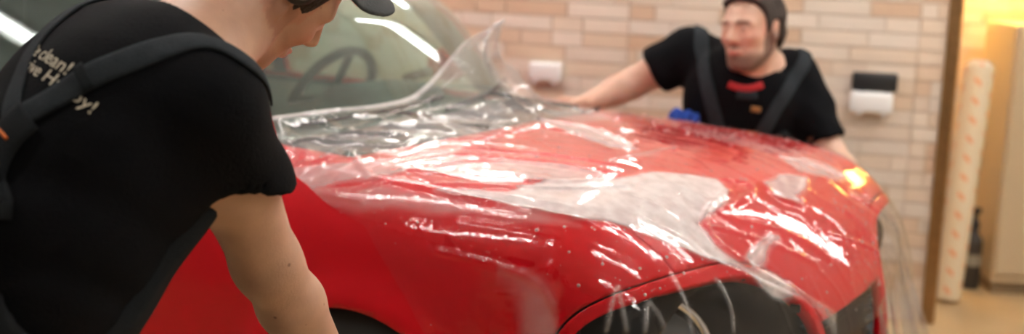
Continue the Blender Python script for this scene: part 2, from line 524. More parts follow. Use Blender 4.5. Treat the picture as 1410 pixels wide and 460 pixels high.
def f_cabin(P):
    u, v, z = P[:, 0], P[:, 1], P[:, 2]
    av = np.abs(v)
    ws = (u - UB(v)) * .707 + (z - .955) * .707
    side = av - (.745 - .36 * (z - .95))
    roof = z - (1.40 - .10 * v * v - .05 * (u + 1.9) ** 2)
    rear = (-u - 2.95) * .8 + (z - .95) * .6
    return smax(smax(smax(ws, rear, .05), side, .10), smax(roof, .90 - z, .02), .09)

m_paint = bpy.data.materials.new('red_paint'); m_paint.use_nodes = True
_p = m_paint.node_tree.nodes['Principled BSDF']
_p.inputs['Base Color'].default_value = (.60, .003, .010, 1); _p.inputs['Roughness'].default_value = .5; _p.inputs['Specular IOR Level'].default_value = .1
_p.inputs['Coat Weight'].default_value = .4; _p.inputs['Coat Roughness'].default_value = .02
m_glass = bpy.data.materials.new('car_glass'); m_glass.use_nodes = True
def glass_nodes(m, tint, spec_tint=(1, 1, 1), ior=1.5, rough=0.0, boost=1.0, base=0.0):
    nt = m.node_tree; nt.nodes.clear()
    out = nt.nodes.new('ShaderNodeOutputMaterial'); tr = nt.nodes.new('ShaderNodeBsdfTransparent'); gl = nt.nodes.new('ShaderNodeBsdfGlossy')
    tr.inputs[0].default_value = (*tint, 1); gl.inputs[0].default_value = (*spec_tint, 1); gl.inputs['Roughness'].default_value = rough
    lw = nt.nodes.new('ShaderNodeLayerWeight'); pw = nt.nodes.new('ShaderNodeMath'); pw.operation = 'POWER'; pw.inputs[1].default_value = 5
    nt.links.new(lw.outputs['Facing'], pw.inputs[0])
    fr = nt.nodes.new('ShaderNodeMath'); fr.operation = 'MULTIPLY_ADD'      # Schlick, the same from both sides of a thin sheet
    f0 = ((ior - 1) / (ior + 1)) ** 2; fr.inputs[1].default_value = 1 - f0; fr.inputs[2].default_value = f0
    nt.links.new(pw.outputs[0], fr.inputs[0])
    ma = nt.nodes.new('ShaderNodeMath'); ma.operation = 'MULTIPLY_ADD'; ma.inputs[1].default_value = boost; ma.inputs[2].default_value = base; ma.use_clamp = True
    nt.links.new(fr.outputs[0], ma.inputs[0])
    mx = nt.nodes.new('ShaderNodeMixShader'); nt.links.new(ma.outputs[0], mx.inputs[0]); nt.links.new(tr.outputs[0], mx.inputs[1]); nt.links.new(gl.outputs[0], mx.inputs[2])
    nt.links.new(mx.outputs[0], out.inputs[0])
    return nt, mx, out, tr, gl, ma
_nt, _mx, _out, _, _, _ = glass_nodes(m_glass, (.56, .75, .67), (.90, 1, .95), 1.52, 0, 1.4, .02)
_d = _nt.nodes.new('ShaderNodeBsdfDiffuse'); _d.inputs[0].default_value = (.55, .66, .60, 1)      # thin even pale haze over the glass
_m2 = _nt.nodes.new('ShaderNodeMixShader'); _m2.inputs[0].default_value = .10
_nt.links.new(_mx.outputs[0], _m2.inputs[1]); _nt.links.new(_d.outputs[0], _m2.inputs[2]); _nt.links.new(_m2.outputs[0], _out.inputs[0])
m_black = mat('black_trim', (.008, .008, .009), .5, spec=.3)
m_rubber = mat('tyre_rubber', (.02, .02, .02), .8)
m_alloy = mat('alloy', (.55, .56, .58), .25, metal=1)
m_chrome = mat('chrome', (.8, .8, .82), .12, metal=1)
m_lens = mat('lamp_lens', (.42, .44, .47), .22, metal=.4, coat=1)
m_dash = mat('dash_plastic', (.06, .075, .072), .55)
m_seat = mat('seat_fabric', (.16, .18, .17), .8, bump=.1, bscale=80)

def carmesh(name, V, T, m, parent, f=None, thick=0.0, smooth=True):
    o = mobj(name, V * KS, T, m, parent, smooth)
    if thick: solidify(o, thick)
    return o
bv, bq = sdf_mesh(f_body, (-3.4, -1.0, .1), (1.05, 1.0, 1.08), .014)
BT = to_tris(bq)
def region(V, T, gs):
    for g in gs:
        V, T = clip(V, T, g)
        V = newton(f_body, V, 1, .004, .01)
    return V, T
def g_arch(P): return np.maximum(.35 - np.sqrt((P[:, 0] - .05) ** 2 + (P[:, 2] - .315) ** 2), .385 - np.sqrt((P[:, 0] + 2.45) ** 2 + (P[:, 2] - .32) ** 2)) * 1.0 - np.where(np.abs(P[:, 1]) < .5, 10, 0)
def sup(P, k):       # headlight shape, measured around the front corner; <0 inside
    av = np.abs(P[:, 1])
    th = np.degrees(np.arctan2(P[:, 0] - .35, av - .40))
    k2 = 1 + (k - 1) * .6
    x = (th - 66) / (43 * k2); y = (P[:, 2] - .56) / (.225 * k)
    return np.where(P[:, 0] > .3, (np.abs(x) ** 2.8 + np.abs(y) ** 2.8) ** (1 / 2.8) - 1, 9.0) * .2
HEADK = 1.12
def hood_v(P): return .70 - .10 * np.clip((P[:, 0] - .35) / .5, 0, 1) ** 1.5
def g_hood(P): # <0 inside hood
    u, av, z = P[:, 0], np.abs(P[:, 1]), P[:, 2]
    r = np.maximum(av - hood_v(P), UR(P[:, 1]) - u)
    r = np.maximum(r, .648 + .06 * np.clip(P[:, 1] + .1, -.2, 1) - z)
    return r
GAP = .003
head_out = lambda P: -(sup(P, HEADK)) + GAP * .5
hv, ht = region(bv, BT, [lambda P: P[:, 0] * 0 + g_hood(P) + GAP * .5, head_out])
carmesh('bonnet', hv, ht, m_paint, CAR, thick=.012)
cowl_in = lambda P: np.maximum(np.maximum(np.abs(P[:, 1]) - .70, P[:, 0] - UR(P[:, 1])), .90 - P[:, 2])   # <0 : recess under the windshield and cabin
for s in (-1, 1):
    side = lambda P, s=s: -s * P[:, 1]
    V, T = region(bv, BT, [lambda P: -s * P[:, 1] + 0.02, lambda P: GAP * .5 - g_hood(P), head_out, lambda P: g_arch(P), lambda P: -.78 - P[:, 0] + GAP,
                           lambda P: -cowl_in(P), lambda P: np.minimum(P[:, 2] * 0 + (.45 - P[:, 2]) + GAP, .36 - P[:, 0] + GAP) * 1.0 if False else np.where(P[:, 0] > .2, np.minimum(.56 - P[:, 2] + GAP, .40 - P[:, 0] + 9) , -1.0)])
    V, T = region(V, T, [lambda P: np.where(P[:, 0] > .6, np.where(P[:, 2] < .70, .33 - np.abs(P[:, 1]), -1.), -1.)])
    carmesh('front_wing', V, T, m_paint, CAR, thick=.012)
    V, T = region(bv, BT, [lambda P: -s * P[:, 1] + .3, lambda P: P[:, 0] + .78 + GAP, lambda P: -1.83 - P[:, 0] + GAP, lambda P: .27 - P[:, 2], lambda P: -cowl_in(P), lambda P: .6 - s * P[:, 1]])
    d = carmesh('door', V, T, m_paint, CAR, thick=.015); d.data.materials.append(m_dash); d.modifiers[0].material_offset = 1
    hb = MB(); hb.tube([(-1.62 * KS, s * .905 * KS, .76 * KS), (-1.66 * KS, s * .93 * KS, .765 * KS), (-1.76 * KS, s * .93 * KS, .765 * KS), (-1.80 * KS, s * .90 * KS, .76 * KS)], .011, 8); hb.build('door_handle', m_chrome, d, True)
    # headlight surround ring
    V, T = region(bv, BT, [lambda P: -s * P[:, 1] + .05, lambda P: sup(P, HEADK) + GAP * .5, lambda P: -sup(P, 1.0)])
    carmesh('headlight_surround', V, T, m_paint, CAR, thick=.025)
V, T = region(bv, BT, [lambda P: .2 - P[:, 0], lambda P: P[:, 2] - np.where(np.abs(P[:, 1]) < .34, .45, .56) + GAP * .5, lambda P: GAP * .5 - g_hood(P), head_out, g_arch,
      lambda P: -(np.where(P[:, 0] > .5, ((np.abs(P[:, 1]) / .42) ** 4 + (np.abs(P[:, 2] - .30) / .06) ** 4) ** (1 / 4) - 1, 9.) * .1)])
carmesh('bumper', V, T, m_paint, CAR, thick=.012)
V, T = region(bv, BT, [lambda P: P[:, 0] + 1.83 + GAP, g_arch, lambda P: -cowl_in(P)])
carmesh('rear_body', V, T, m_paint, CAR, thick=.012)
V, T = region(bv, BT, [lambda P: P[:, 0] + .38, lambda P: -1.83 - P[:, 0], lambda P: P[:, 2] - .27 + GAP, g_arch])
carmesh('sill', V, T, m_black, CAR, thick=.01)
# dark inner structure seen through the openings and gaps
def f_liner(P):
    u, v, z = P[:, 0], P[:, 1], P[:, 2]; av = np.abs(v)
    d = f_body(P) + .045
    tub = np.maximum(np.maximum(av - .68, np.abs(u + 1.75) - 1.05), .30 - z)
    d = np.maximum(d, -tub)
    d = np.maximum(d, np.where(u < -.04, z - .88, -1.))
    bowl = ell(P, (.80, 0, .575), (.30, .26, .20)) if False else np.sqrt(((u - .82) / .30) ** 2 + ((av - .48) / .26) ** 2 + ((z - .575) / .19) ** 2) * .2 - .2
    d = smax(d, -bowl, .02)
    for wu in (.05, -2.45):
        arch = np.maximum(np.sqrt((u - wu) ** 2 + (z - .32) ** 2) - .39, .52 - av)
        d = np.maximum(d, -arch)
    return d
lv, lq = sdf_mesh(f_liner, (-3.4, -1.0, .1), (1.05, 1.0, 1.05), .03)
carmesh('inner_structure', lv, lq, m_black, CAR)

# cabin: roof, pillars, glass
cv_, cq_ = sdf_mesh(f_cabin, (-3.2, -.9, .85), (-.3, .9, 1.5), .014)
CT = to_tris(cq_)
def creg(gs):
    V, T = cv_, CT
    for g in gs:
        V, T = clip(V, T, g); V = newton(f_cabin, V, 1, .004, .01)
    return V, T
def ws_field(P):  # <0 inside windshield glass
    u, v, z = P[:, 0], P[:, 1], P[:, 2]; av = np.abs(v)
    sd = .745 - .36 * (z - .95)
    face = -((u - UB(v)) * .707 + (z - .955) * .707) - .035
    return np.maximum(np.maximum(av - (sd - .062), z - 1.335), face)
def sw_field(P):
    u, v, z = P[:, 0], P[:, 1], P[:, 2]; av = np.abs(v)
    sd = .745 - .36 * (z - .95)
    front = (u - UB(v)) * .707 + (z - .955) * .707 + .12
    a = np.maximum(np.maximum(sd - .05 - av, z - 1.32), np.maximum(.955 - z, front))
    b = np.minimum(np.abs(u + 1.0 + .45) - 5, 5)
    post = .035 - np.abs(u + 1.75)
    return np.maximum(np.maximum(a, post), (-u - 2.95) * .8 + (z - .95) * .6 + .1)
V, T = creg([ws_field]); ws = carmesh('windshield', V, T, m_glass, CAR)
V, T = creg([lambda P: -ws_field(P), lambda P: -sw_field(P)]); rp = carmesh('roof_and_pillars', V, T, m_paint, CAR, thick=.02)
rp.data.materials.append(m_dash); rp.modifiers[0].material_offset = 1
for s in (-1, 1):
    V, T = creg([sw_field, lambda P: -s * P[:, 1]]); carmesh('side_window', V, T, m_glass, CAR)
# black windshield gasket and cowl with wipers
cw = []
for i in range(33):
    v = -.70 + 1.4 * i / 32
    cw.append((v, UR(v) + .005, UB(v) - .02))
V = []; F = []
for v, ua, ub in cw:
    for k in range(7):
        t_ = k / 6; V.append((ua + (ub - ua) * t_, v, float(TOPF(ua + (ub - ua) * t_)) + .035 * (1 - (v / .75) ** 2) - .035 * math.sin(PI * t_) - .012))
for i in range(32):
    for k in range(6):
        F.append((i * 7 + k, i * 7 + k + 1, i * 7 + 8 + k, i * 7 + 7 + k))
o = carmesh('cowl', np.array(V, np.float32), F, m_black, CAR, thick=.01)
for c in (-.35, .25):
    b = MB(); pts = []
    for i in range(14):
        v = c - .28 + .62 * i / 13
        pts.append(Vector((UB(v) - .03 - .03 * i / 13, v, 1.0 + .03 * i / 13)) * KS)
    b.tube(pts, .006, 6); b.tube([Vector((UB(c) + .12, c + .3, .965)) * KS, Vector((UB(c + .05) - .04, c + .05, 1.018)) * KS], .007, 6)
    b.build('wiper', m_black, CAR, True)
# mirrors
for s in (-1, 1):
    b = MB(); b.tube([Vector((-1.10, s * .70, .98)) * KS, Vector((-1.11, s * .88, 1.0)) * KS], .018, 8); mr = b.build('mirror', m_black, CAR, True)
    V, Q = sdf_mesh(lambda P: smax(ell(P, (-1.10, s * .95, 1.02), (.08, .10, .065)), -1.14 - P[:, 0], .02), (-1.25, s * .95 - .16, .9), (-.9, s * .95 + .16, 1.15), .012)
    carmesh('mirror_shell', V, Q, m_paint, mr)
# dashboard, steering wheel, seats
V, Q = sdf_mesh(lambda P: smin(rbox(P, (-.80, 0, .85), (.28, .64, .10), .07), rbox(P, (-.92, .36, .93), (.13, .2, .07), .06), .06), (-1.2, -.75, .7), (-.5, .75, 1.05), .02)
carmesh('dashboard', V, Q, m_dash, CAR)
b = MB(); cst = Vector((-1.16, .36, .93)); ax = Vector((-.88, 0, .48)).normalized(); e1 = Vector((0, 1, 0)); e2 = ax.cross(e1)
b.tube([(cst + .19 * (math.cos(a) * e1 + math.sin(a) * e2)) * KS for a in [2 * PI * i / 40 for i in range(41)]], .016, 8)
for a in (0, PI, PI * 1.5): b.tube([cst * KS, (cst + .19 * (math.cos(a) * e1 + math.sin(a) * e2)) * KS], .014, 6)
b.tube([cst * KS, (cst - ax * .25) * KS], .03, 10)
b.build('steering_wheel', m_black, CAR, True)
for s in (-1, 1):
    f = lambda P: smin(smin(rbox(P, (-1.62, s * .36, .48), (.26, .25, .09), .06), cone(P, (-1.86, s * .36, .5), (-2.02, s * .36, 1.02), .13, .11) , .05), np.minimum(rbox(P, (-1.95, s * .36, .78), (.09, .23, .27), .07), rbox(P, (-2.05, s * .36, 1.17), (.05, .13, .09), .045)), .05)
    V, Q = sdf_mesh(f, (-2.25, s * .36 - .32, .3), (-1.3, s * .36 + .32, 1.32), .025)
    carmesh('seat', V, Q, m_seat, CAR)
# wheels
for wu in (0.0, -2.45):
    for s in (-1, 1):
        c = Vector((wu + (.05 if wu == 0 else 0), s * .77, .322)) * KS
        b = MB(); b.lathe([(.20, -.10), (.24, -.11), (.30, -.105), (.325, -.08), (.33, 0), (.325, .08), (.30, .105), (.24, .11), (.20, .10)], c, (0, 1, 0), 40)
        wh = b.build('wheel', m_rubber, CAR, True)
        b = MB(); b.lathe([(.205, -.1), (.20, -.02), (.205, .1), (.195, .1), (.19, 0), (.195, -.1)], c, (0, 1, 0), 40)
        for k in range(5):
            a = 2 * PI * k / 5
            b.box(c + Vector((math.cos(a) * .12, s * .05, math.sin(a) * .12)), (.17, .03, .05), Matrix.Rotation(-a, 3, 'Y'), .01)
        b.lathe([(0, s * .07), (.05, s * .065), (.05, s * .02)], c, (0, 1, 0), 20)
        b.build('rim', m_alloy, wh, True)
# inside of the headlight openings: lamp bowl, projector, clips round the rim
for s in (-1, 1):
    lc = Vector((.585, s * .47, .545)) * KS
    ax = Vector((.86, s * .45, .25)).normalized()
    b = MB(); b.lathe([(0, .09), (.05, .082), (.095, .055), (.115, .0), (.125, -.01), (.125, -.08)], lc, ax, 36)
    hl = b.build('projector', m_lens, CAR, True)
    b = MB(); b.lathe([(.128, .0), (.14, .008), (.148, 0), (.145, -.06)], lc, ax, 36); b.build('bezel', m_chrome, hl, True)
    for k in range(9):
        a = math.radians(8 + 21 * k)
        th = math.radians(66 - 43 * math.copysign(abs(math.cos(a)) ** (2 / 2.8), math.cos(a))); zz = .56 + .225 * abs(math.sin(a)) ** (2 / 2.8)
        du, dv = math.sin(th), math.cos(th)
        # march to the body surface from outside
        rs = np.linspace(.9, .05, 300); Pm = np.stack([.35 + rs * du, s * (.40 + rs * dv), np.full(300, zz)], 1).astype(np.float32)
        fb = f_body(Pm); j = int(np.argmax(fb < 0)) if (fb < 0).any() else 120
        q = Vector((.35 + (rs[j] - .022) * du, s * (.40 + (rs[j] - .022) * dv), zz))
        b = MB(); b.box(q * KS, (.022, .024, .018), Matrix.Rotation(s * (PI / 2 - th), 3, 'Z'), .003); b.build('clip', m_black, CAR)
# grille mesh low in the nose
b = MB()
for k in range(7):
    b.box(Vector((.825, 0, .46 + .028 * k)) * KS, (.012, .44, .007))
for k in range(9):
    b.box(Vector((.818, -.2 + .05 * k, .54)) * KS, (.012, .006, .17))
b.build('grille', m_black, CAR)
# ------------------------------------------------------------------ clear protective film laid over the bonnet (car frame)
RIDGES = [
    (10, 7, [(-0.304, -0.756, 0.959), (-0.301, -0.557, 0.984), (-0.323, -0.329, 1.008), (-0.346, -0.108, 1.02), (-0.371, 0.001, 1.026)]),
    (9, 6, [(0.018, -0.464, 0.977), (0.12, -0.424, 0.976), (0.258, -0.378, 0.974), (0.384, -0.353, 0.967)]),
    (9, 7, [(0.082, -0.663, 0.961), (0.105, -0.582, 0.967), (0.182, -0.514, 0.969), (0.336, -0.472, 0.964), (0.424, -0.463, 0.958), (0.426, -0.523, 0.954), (0.338, -0.628, 0.954), (0.22, -0.685, 0.955), (0.125, -0.719, 0.955), (0.051, -0.726, 0.956)]),
    (9, 6, [(0.158, -0.763, 0.943), (0.313, -0.705, 0.949), (0.438, -0.607, 0.946), (0.491, -0.48, 0.947)]),
    (9, 6, [(0.013, -0.787, 0.938), (0.176, -0.785, 0.932), (0.328, -0.779, 0.924), (0.46, -0.757, 0.917), (0.535, -0.728, 0.908)]),
    (8, 7, [(-0.238, -0.805, 0.932), (-0.166, -0.759, 0.953), (-0.221, -0.625, 0.971), (-0.086, -0.743, 0.956), (-0.005, -0.786, 0.939)]),
    (8, 6, [(-0.207, -0.849, 0.89), (-0.051, -0.836, 0.903), (0.041, -0.796, 0.933)]),
    (8, 6, [(-0.081, -0.568, 0.973), (-0.105, -0.42, 0.982), (-0.018, -0.416, 0.981), (-0.007, -0.272, 0.987), (-0.013, -0.075, 0.991)]),
    (7, 5, [(-0.016, -0.803, 0.93), (0.041, -0.771, 0.945), (0.089, -0.778, 0.941), (0.216, -0.785, 0.93), (0.362, -0.776, 0.922)]),
    (9, 6, [(0.061, -0.523, 0.972), (0.195, -0.473, 0.971), (0.298, -0.443, 0.968), (0.423, -0.435, 0.959)]),
    (9, 7, [(0.586, -0.177, 0.935), (0.616, -0.116, 0.924), (0.647, -0.143, 0.907), (0.653, -0.258, 0.899), (0.65, -0.368, 0.894), (0.671, -0.351, 0.881), (0.716, -0.247, 0.852), (0.76, -0.131, 0.813), (0.81, -0.051, 0.754)]),
    (7, 5, [(0.673, -0.43, 0.872), (0.727, -0.31, 0.836), (0.769, -0.215, 0.799), (0.808, -0.125, 0.754)]),
    (9, 7, [(0.618, -0.232, 0.92), (0.641, -0.432, 0.895), (0.699, -0.463, 0.846), (0.756, -0.409, 0.792), (0.811, -0.304, 0.732), (0.866, -0.146, 0.646)]),
    (7, 6, [(0.679, -0.581, 0.846), (0.739, -0.486, 0.8), (0.794, -0.37, 0.747), (0.855, -0.206, 0.662)]),
    (7, 6, [(0.747, -0.409, 0.803), (0.73, -0.245, 0.838)]),
    (8, 6, [(0.632, -0.044, 0.917), (0.663, -0.09, 0.899), (0.714, -0.002, 0.861), (0.691, 0.029, 0.879), (0.648, 0.189, 0.902)]),
    (9, 7, [(-0.078, 0.015, 0.992), (0.034, 0.057, 0.988), (0.217, -0.06, 0.984), (0.345, -0.168, 0.976), (0.225, -0.15, 0.982), (0.083, -0.098, 0.988), (-0.03, -0.058, 0.991)]),
    (6, 5, [(0.346, -0.322, 0.971), (0.374, -0.153, 0.974), (0.387, -0.052, 0.974)]),
    (9, 6, [(-0.278, 0.284, 0.984), (-0.234, 0.503, 0.966), (-0.016, 0.349, 0.974)]),
    (6, 6, [(-0.06, 0.055, 0.991), (0.097, 0.069, 0.986), (0.193, 0.101, 0.982)]),
    (6, 5, [(0.272, -0.828, 0.891), (0.388, -0.811, 0.891), (0.484, -0.792, 0.886), (0.534, -0.781, 0.876)]),
    (7, 6, [(0.244, -0.869, 0.823), (0.402, -0.852, 0.815), (0.489, -0.842, 0.795), (0.53, -0.842, 0.746)]),
    (7, 5, [(0.506, -0.84, 0.791), (0.501, -0.823, 0.839), (0.531, -0.826, 0.814)]),
    (5, 5, [(0.362, -0.87, 0.754), (0.459, -0.853, 0.764)]),
    (7, 5, [(-0.187, -0.857, 0.878), (-0.088, -0.843, 0.895), (0.018, -0.842, 0.895)]),
    (6, 4, [(0.776, 0.045, 0.798), (0.801, 0.165, 0.762), (0.832, 0.328, 0.698)]),
    (7, 5, [(0.709, 0.358, 0.845), (0.742, 0.436, 0.805), (0.787, 0.533, 0.73)]),
    (6, 4, [(0.7, 0.459, 0.843), (0.746, 0.518, 0.788), (0.765, 0.578, 0.753)]),
    (6, 4, [(0.523, 0.227, 0.946), (0.605, 0.338, 0.914), (0.659, 0.451, 0.875)]),
    (7, 4, [(0.634, -0.81, 0.714), (0.635, -0.796, 0.764), (0.632, -0.772, 0.806), (0.651, -0.783, 0.764), (0.667, -0.789, 0.716)]),
    (7, 4, [(0.696, -0.763, 0.715), (0.683, -0.74, 0.773), (0.705, -0.731, 0.748), (0.723, -0.729, 0.713)]),
    (5, 4, [(0.697, -0.66, 0.809), (0.735, -0.661, 0.754), (0.755, -0.671, 0.707)]),
    (5, 4, [(0.741, -0.542, 0.787), (0.776, -0.537, 0.736), (0.796, -0.555, 0.689)]),
    (6, 5, [(-0.053, -0.761, 0.95), (-0.037, -0.622, 0.968), (0.006, -0.508, 0.975)]),
    (6, 5, [(-0.016, -0.728, 0.958), (0.017, -0.58, 0.97), (0.087, -0.499, 0.973)]),
]
GLARE_POLYS = [  # outlines of glare on the film, painted in as white
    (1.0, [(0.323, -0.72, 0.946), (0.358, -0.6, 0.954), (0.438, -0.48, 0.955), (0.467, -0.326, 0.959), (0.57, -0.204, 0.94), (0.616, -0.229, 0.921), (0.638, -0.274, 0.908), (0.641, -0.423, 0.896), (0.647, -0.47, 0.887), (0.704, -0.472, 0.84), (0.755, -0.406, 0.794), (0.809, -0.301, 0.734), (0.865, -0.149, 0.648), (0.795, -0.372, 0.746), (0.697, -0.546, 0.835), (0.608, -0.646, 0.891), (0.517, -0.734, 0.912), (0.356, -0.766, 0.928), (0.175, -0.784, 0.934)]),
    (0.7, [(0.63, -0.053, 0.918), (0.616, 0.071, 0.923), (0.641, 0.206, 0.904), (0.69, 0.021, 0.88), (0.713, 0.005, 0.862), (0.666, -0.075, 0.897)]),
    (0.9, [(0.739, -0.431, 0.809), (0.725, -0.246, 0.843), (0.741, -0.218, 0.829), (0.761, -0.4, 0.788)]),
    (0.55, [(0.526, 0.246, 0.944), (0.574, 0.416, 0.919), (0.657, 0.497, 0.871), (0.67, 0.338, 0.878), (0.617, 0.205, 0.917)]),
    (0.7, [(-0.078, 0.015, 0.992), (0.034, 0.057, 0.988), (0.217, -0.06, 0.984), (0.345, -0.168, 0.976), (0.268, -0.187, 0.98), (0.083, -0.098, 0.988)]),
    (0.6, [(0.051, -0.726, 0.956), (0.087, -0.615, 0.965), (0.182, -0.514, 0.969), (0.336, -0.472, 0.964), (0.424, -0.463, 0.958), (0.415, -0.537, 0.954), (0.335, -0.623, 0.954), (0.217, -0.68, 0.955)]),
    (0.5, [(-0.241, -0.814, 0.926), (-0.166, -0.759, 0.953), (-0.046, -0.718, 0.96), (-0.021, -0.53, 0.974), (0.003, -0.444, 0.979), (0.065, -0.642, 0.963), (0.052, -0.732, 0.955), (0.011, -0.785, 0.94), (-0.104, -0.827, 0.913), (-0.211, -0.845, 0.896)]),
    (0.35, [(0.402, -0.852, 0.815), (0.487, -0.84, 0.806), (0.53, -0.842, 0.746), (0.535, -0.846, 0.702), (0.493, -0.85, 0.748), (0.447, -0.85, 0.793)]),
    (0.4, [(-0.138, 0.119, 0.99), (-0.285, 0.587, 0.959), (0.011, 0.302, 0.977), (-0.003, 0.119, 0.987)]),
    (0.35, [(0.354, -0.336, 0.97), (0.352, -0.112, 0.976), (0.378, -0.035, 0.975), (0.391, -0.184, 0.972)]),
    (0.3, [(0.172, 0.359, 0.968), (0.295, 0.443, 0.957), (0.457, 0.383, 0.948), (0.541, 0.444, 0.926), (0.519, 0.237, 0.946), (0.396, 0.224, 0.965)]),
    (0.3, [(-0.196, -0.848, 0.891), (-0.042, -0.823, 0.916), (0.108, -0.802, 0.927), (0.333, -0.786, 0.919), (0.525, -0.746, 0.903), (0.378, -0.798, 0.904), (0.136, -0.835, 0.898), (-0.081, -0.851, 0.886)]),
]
m_film = bpy.data.materials.new('clear_film'); m_film.use_nodes = True
nt, mx, out, tr, gl, ma = glass_nodes(m_film, (.985, .985, .985), (1, 1, 1), 1.5, .035, .95, .0)
at = nt.nodes.new('ShaderNodeAttribute'); at.attribute_name = 'milky_glare'
df = nt.nodes.new('ShaderNodeBsdfDiffuse'); df.inputs[0].default_value = (.88, .88, .88, 1)  # white diffuse for the painted glare and the milky film
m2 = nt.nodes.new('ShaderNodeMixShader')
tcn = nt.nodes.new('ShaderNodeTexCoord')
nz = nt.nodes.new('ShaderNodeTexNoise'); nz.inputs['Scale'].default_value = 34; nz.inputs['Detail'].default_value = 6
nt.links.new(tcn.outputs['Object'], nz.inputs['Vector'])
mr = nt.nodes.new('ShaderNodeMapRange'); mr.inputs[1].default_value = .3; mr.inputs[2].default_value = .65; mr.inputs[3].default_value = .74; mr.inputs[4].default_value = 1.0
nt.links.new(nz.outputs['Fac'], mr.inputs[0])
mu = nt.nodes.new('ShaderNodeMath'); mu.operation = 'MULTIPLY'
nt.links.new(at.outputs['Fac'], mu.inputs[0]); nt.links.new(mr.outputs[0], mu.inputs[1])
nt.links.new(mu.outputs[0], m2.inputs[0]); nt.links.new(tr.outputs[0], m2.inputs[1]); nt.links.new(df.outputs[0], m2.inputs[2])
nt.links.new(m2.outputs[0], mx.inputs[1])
n3 = nt.nodes.new('ShaderNodeTexNoise'); n3.inputs['Scale'].default_value = 60; n3.inputs['Detail'].default_value = 2
nt.links.new(tcn.outputs['Object'], n3.inputs['Vector'])
bp = nt.nodes.new('ShaderNodeBump'); bp.inputs['Strength'].default_value = .12; bp.inputs['Distance'].default_value = .004
nt.links.new(n3.outputs['Fac'], bp.inputs['Height']); nt.links.new(bp.outputs[0], gl.inputs['Normal'])

def f_film0(P): return smin(f_body(P), f_cabin(P), .10)
def polyline_dist(P, pts, k=None):
    best = np.full(len(P), 9., np.float32)
    for a, b in zip(pts[:-1], pts[1:]):
        a = np.asarray(a, np.float32)[:P.shape[1]]; b = np.asarray(b, np.float32)[:P.shape[1]]
        d = b - a; t = np.clip(((P - a) @ d) / max(float(d @ d), 1e-9), 0, 1)
        q = P - a - t[:, None] * d
        best = np.minimum(best, np.sqrt((q * q).sum(1)))
    return best
def smooth_pts(pts):
    p = [np.array(q, float) for q in pts]
    for _ in range(2):
        n = [p[0]]
        for a, b in zip(p[:-1], p[1:]): n += [a * .75 + b * .25, a * .25 + b * .75]
        p = n + [p[-1]]
    return p
def poly_sd(P2, poly):
    """signed distance to a polygon in the u-v chart"""
    d = polyline_dist(P2, list(poly) + [poly[0]])
    ins = np.zeros(len(P2), bool)
    n = len(poly)
    for i in range(n):
        a, b = poly[i], poly[(i + 1) % n]
        c = (a[1] > P2[:, 1]) != (b[1] > P2[:, 1])
        x = (b[0] - a[0]) * (P2[:, 1] - a[1]) / ((b[1] - a[1]) or 1e-9) + a[0]
        ins ^= c & (P2[:, 0] < x)
    return np.where(ins, -d, d)
def g_film(P):
    u, v, z = P[:, 0], P[:, 1], P[:, 2]
    zmin = np.interp(u, [-.4, -.15, .05, .2, .42, 1.2], [.96, .90, .84, .70, .46, .42]).astype(np.float32)
    zmin = np.where(v > 0, np.interp(u, [-.6, .3, .6, 1.2], [.86, .80, .62, .55]), zmin) + .006 * wob(P, 30, 4)
    back = UB(v) - .055 - .10 * np.exp(-((v - .16) / .20) ** 2) - u + .004 * wob(P, 40, 5)
    return np.maximum(zmin - z, back)
fv, fq = sdf_mesh(f_film0, (-.75, -1.0, .40), (1.05, 1.0, 1.2), .0065)
FT = to_tris(fq)
fv, FT = clip(fv, FT, g_film)
fn, _ = grad(f_film0, fv, .003); fn /= np.linalg.norm(fn, axis=1)[:, None]
hgt = np.full(len(fv), .004, np.float32)
near = {}
for h, sg, pts in RIDGES:
    d = polyline_dist(fv, smooth_pts(pts))
    h *= .001; sg = sg * .001 * 1.1
    d = d + .0012 * wob(fv, 70, len(pts))
    if pts[-1][2] < .72 and pts[-1][1] < -.5 and pts[0][0] > .6: h *= 1.6          # folds strung across the open headlight stand higher
    hgt += h * np.exp(-(d / sg) ** 2)
# loose crumpled heap at the foot of the far side of the windshield
cu, cvv = fv[:, 0] - (-.40), fv[:, 1] - .14
mask = np.exp(-((cu / .17) ** 2 + (cvv / .19) ** 2) ** 1.3)
fold = 1 - np.abs(wob(fv, 15, 21)); fold2 = 1 - np.abs(wob(fv, 26, 22))
hgt += mask * (.075 + .13 * np.clip(fold, 0, 1) ** 2 + .075 * np.clip(fold2, 0, 1) ** 2)
# lesser creases near the windshield foot and soft waves everywhere
near_ws = np.exp(-((fv[:, 0] - UB(fv[:, 1]) - .12) / .13) ** 2)
hgt += near_ws * .012 * np.clip(1 - np.abs(wob(fv, 26, 23)) * 1.6, 0, 1)
hgt += .0014 * np.clip(1 - np.abs(wob(fv * np.array([1, 2.2, 1], np.float32), 22, 24)) * 3, 0, 1)
hgt += .0007 * wob(fv, 45, 25)
milky_glare = np.zeros(len(fv), np.float32)  # whiteness of the film: milky tone plus painted glare
for h, sg, pts in RIDGES:          # reflections on the folds over the headlight, painted in as white
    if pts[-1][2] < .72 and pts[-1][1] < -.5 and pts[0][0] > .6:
        milky_glare = np.maximum(milky_glare, .55 * np.exp(-(polyline_dist(fv, smooth_pts(pts)) / .0045) ** 2))
for k, poly in GLARE_POLYS:
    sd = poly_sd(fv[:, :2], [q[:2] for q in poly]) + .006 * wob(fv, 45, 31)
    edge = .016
    milky_glare = np.maximum(milky_glare, k * .8 * np.clip(.5 - sd / edge, 0, 1))
milky_glare = np.maximum(milky_glare, .14 * near_ws)
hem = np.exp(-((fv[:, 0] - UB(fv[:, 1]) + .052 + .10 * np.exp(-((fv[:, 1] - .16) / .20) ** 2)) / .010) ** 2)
milky_glare = np.maximum(milky_glare, .7 * hem)      # doubled hem along the glass
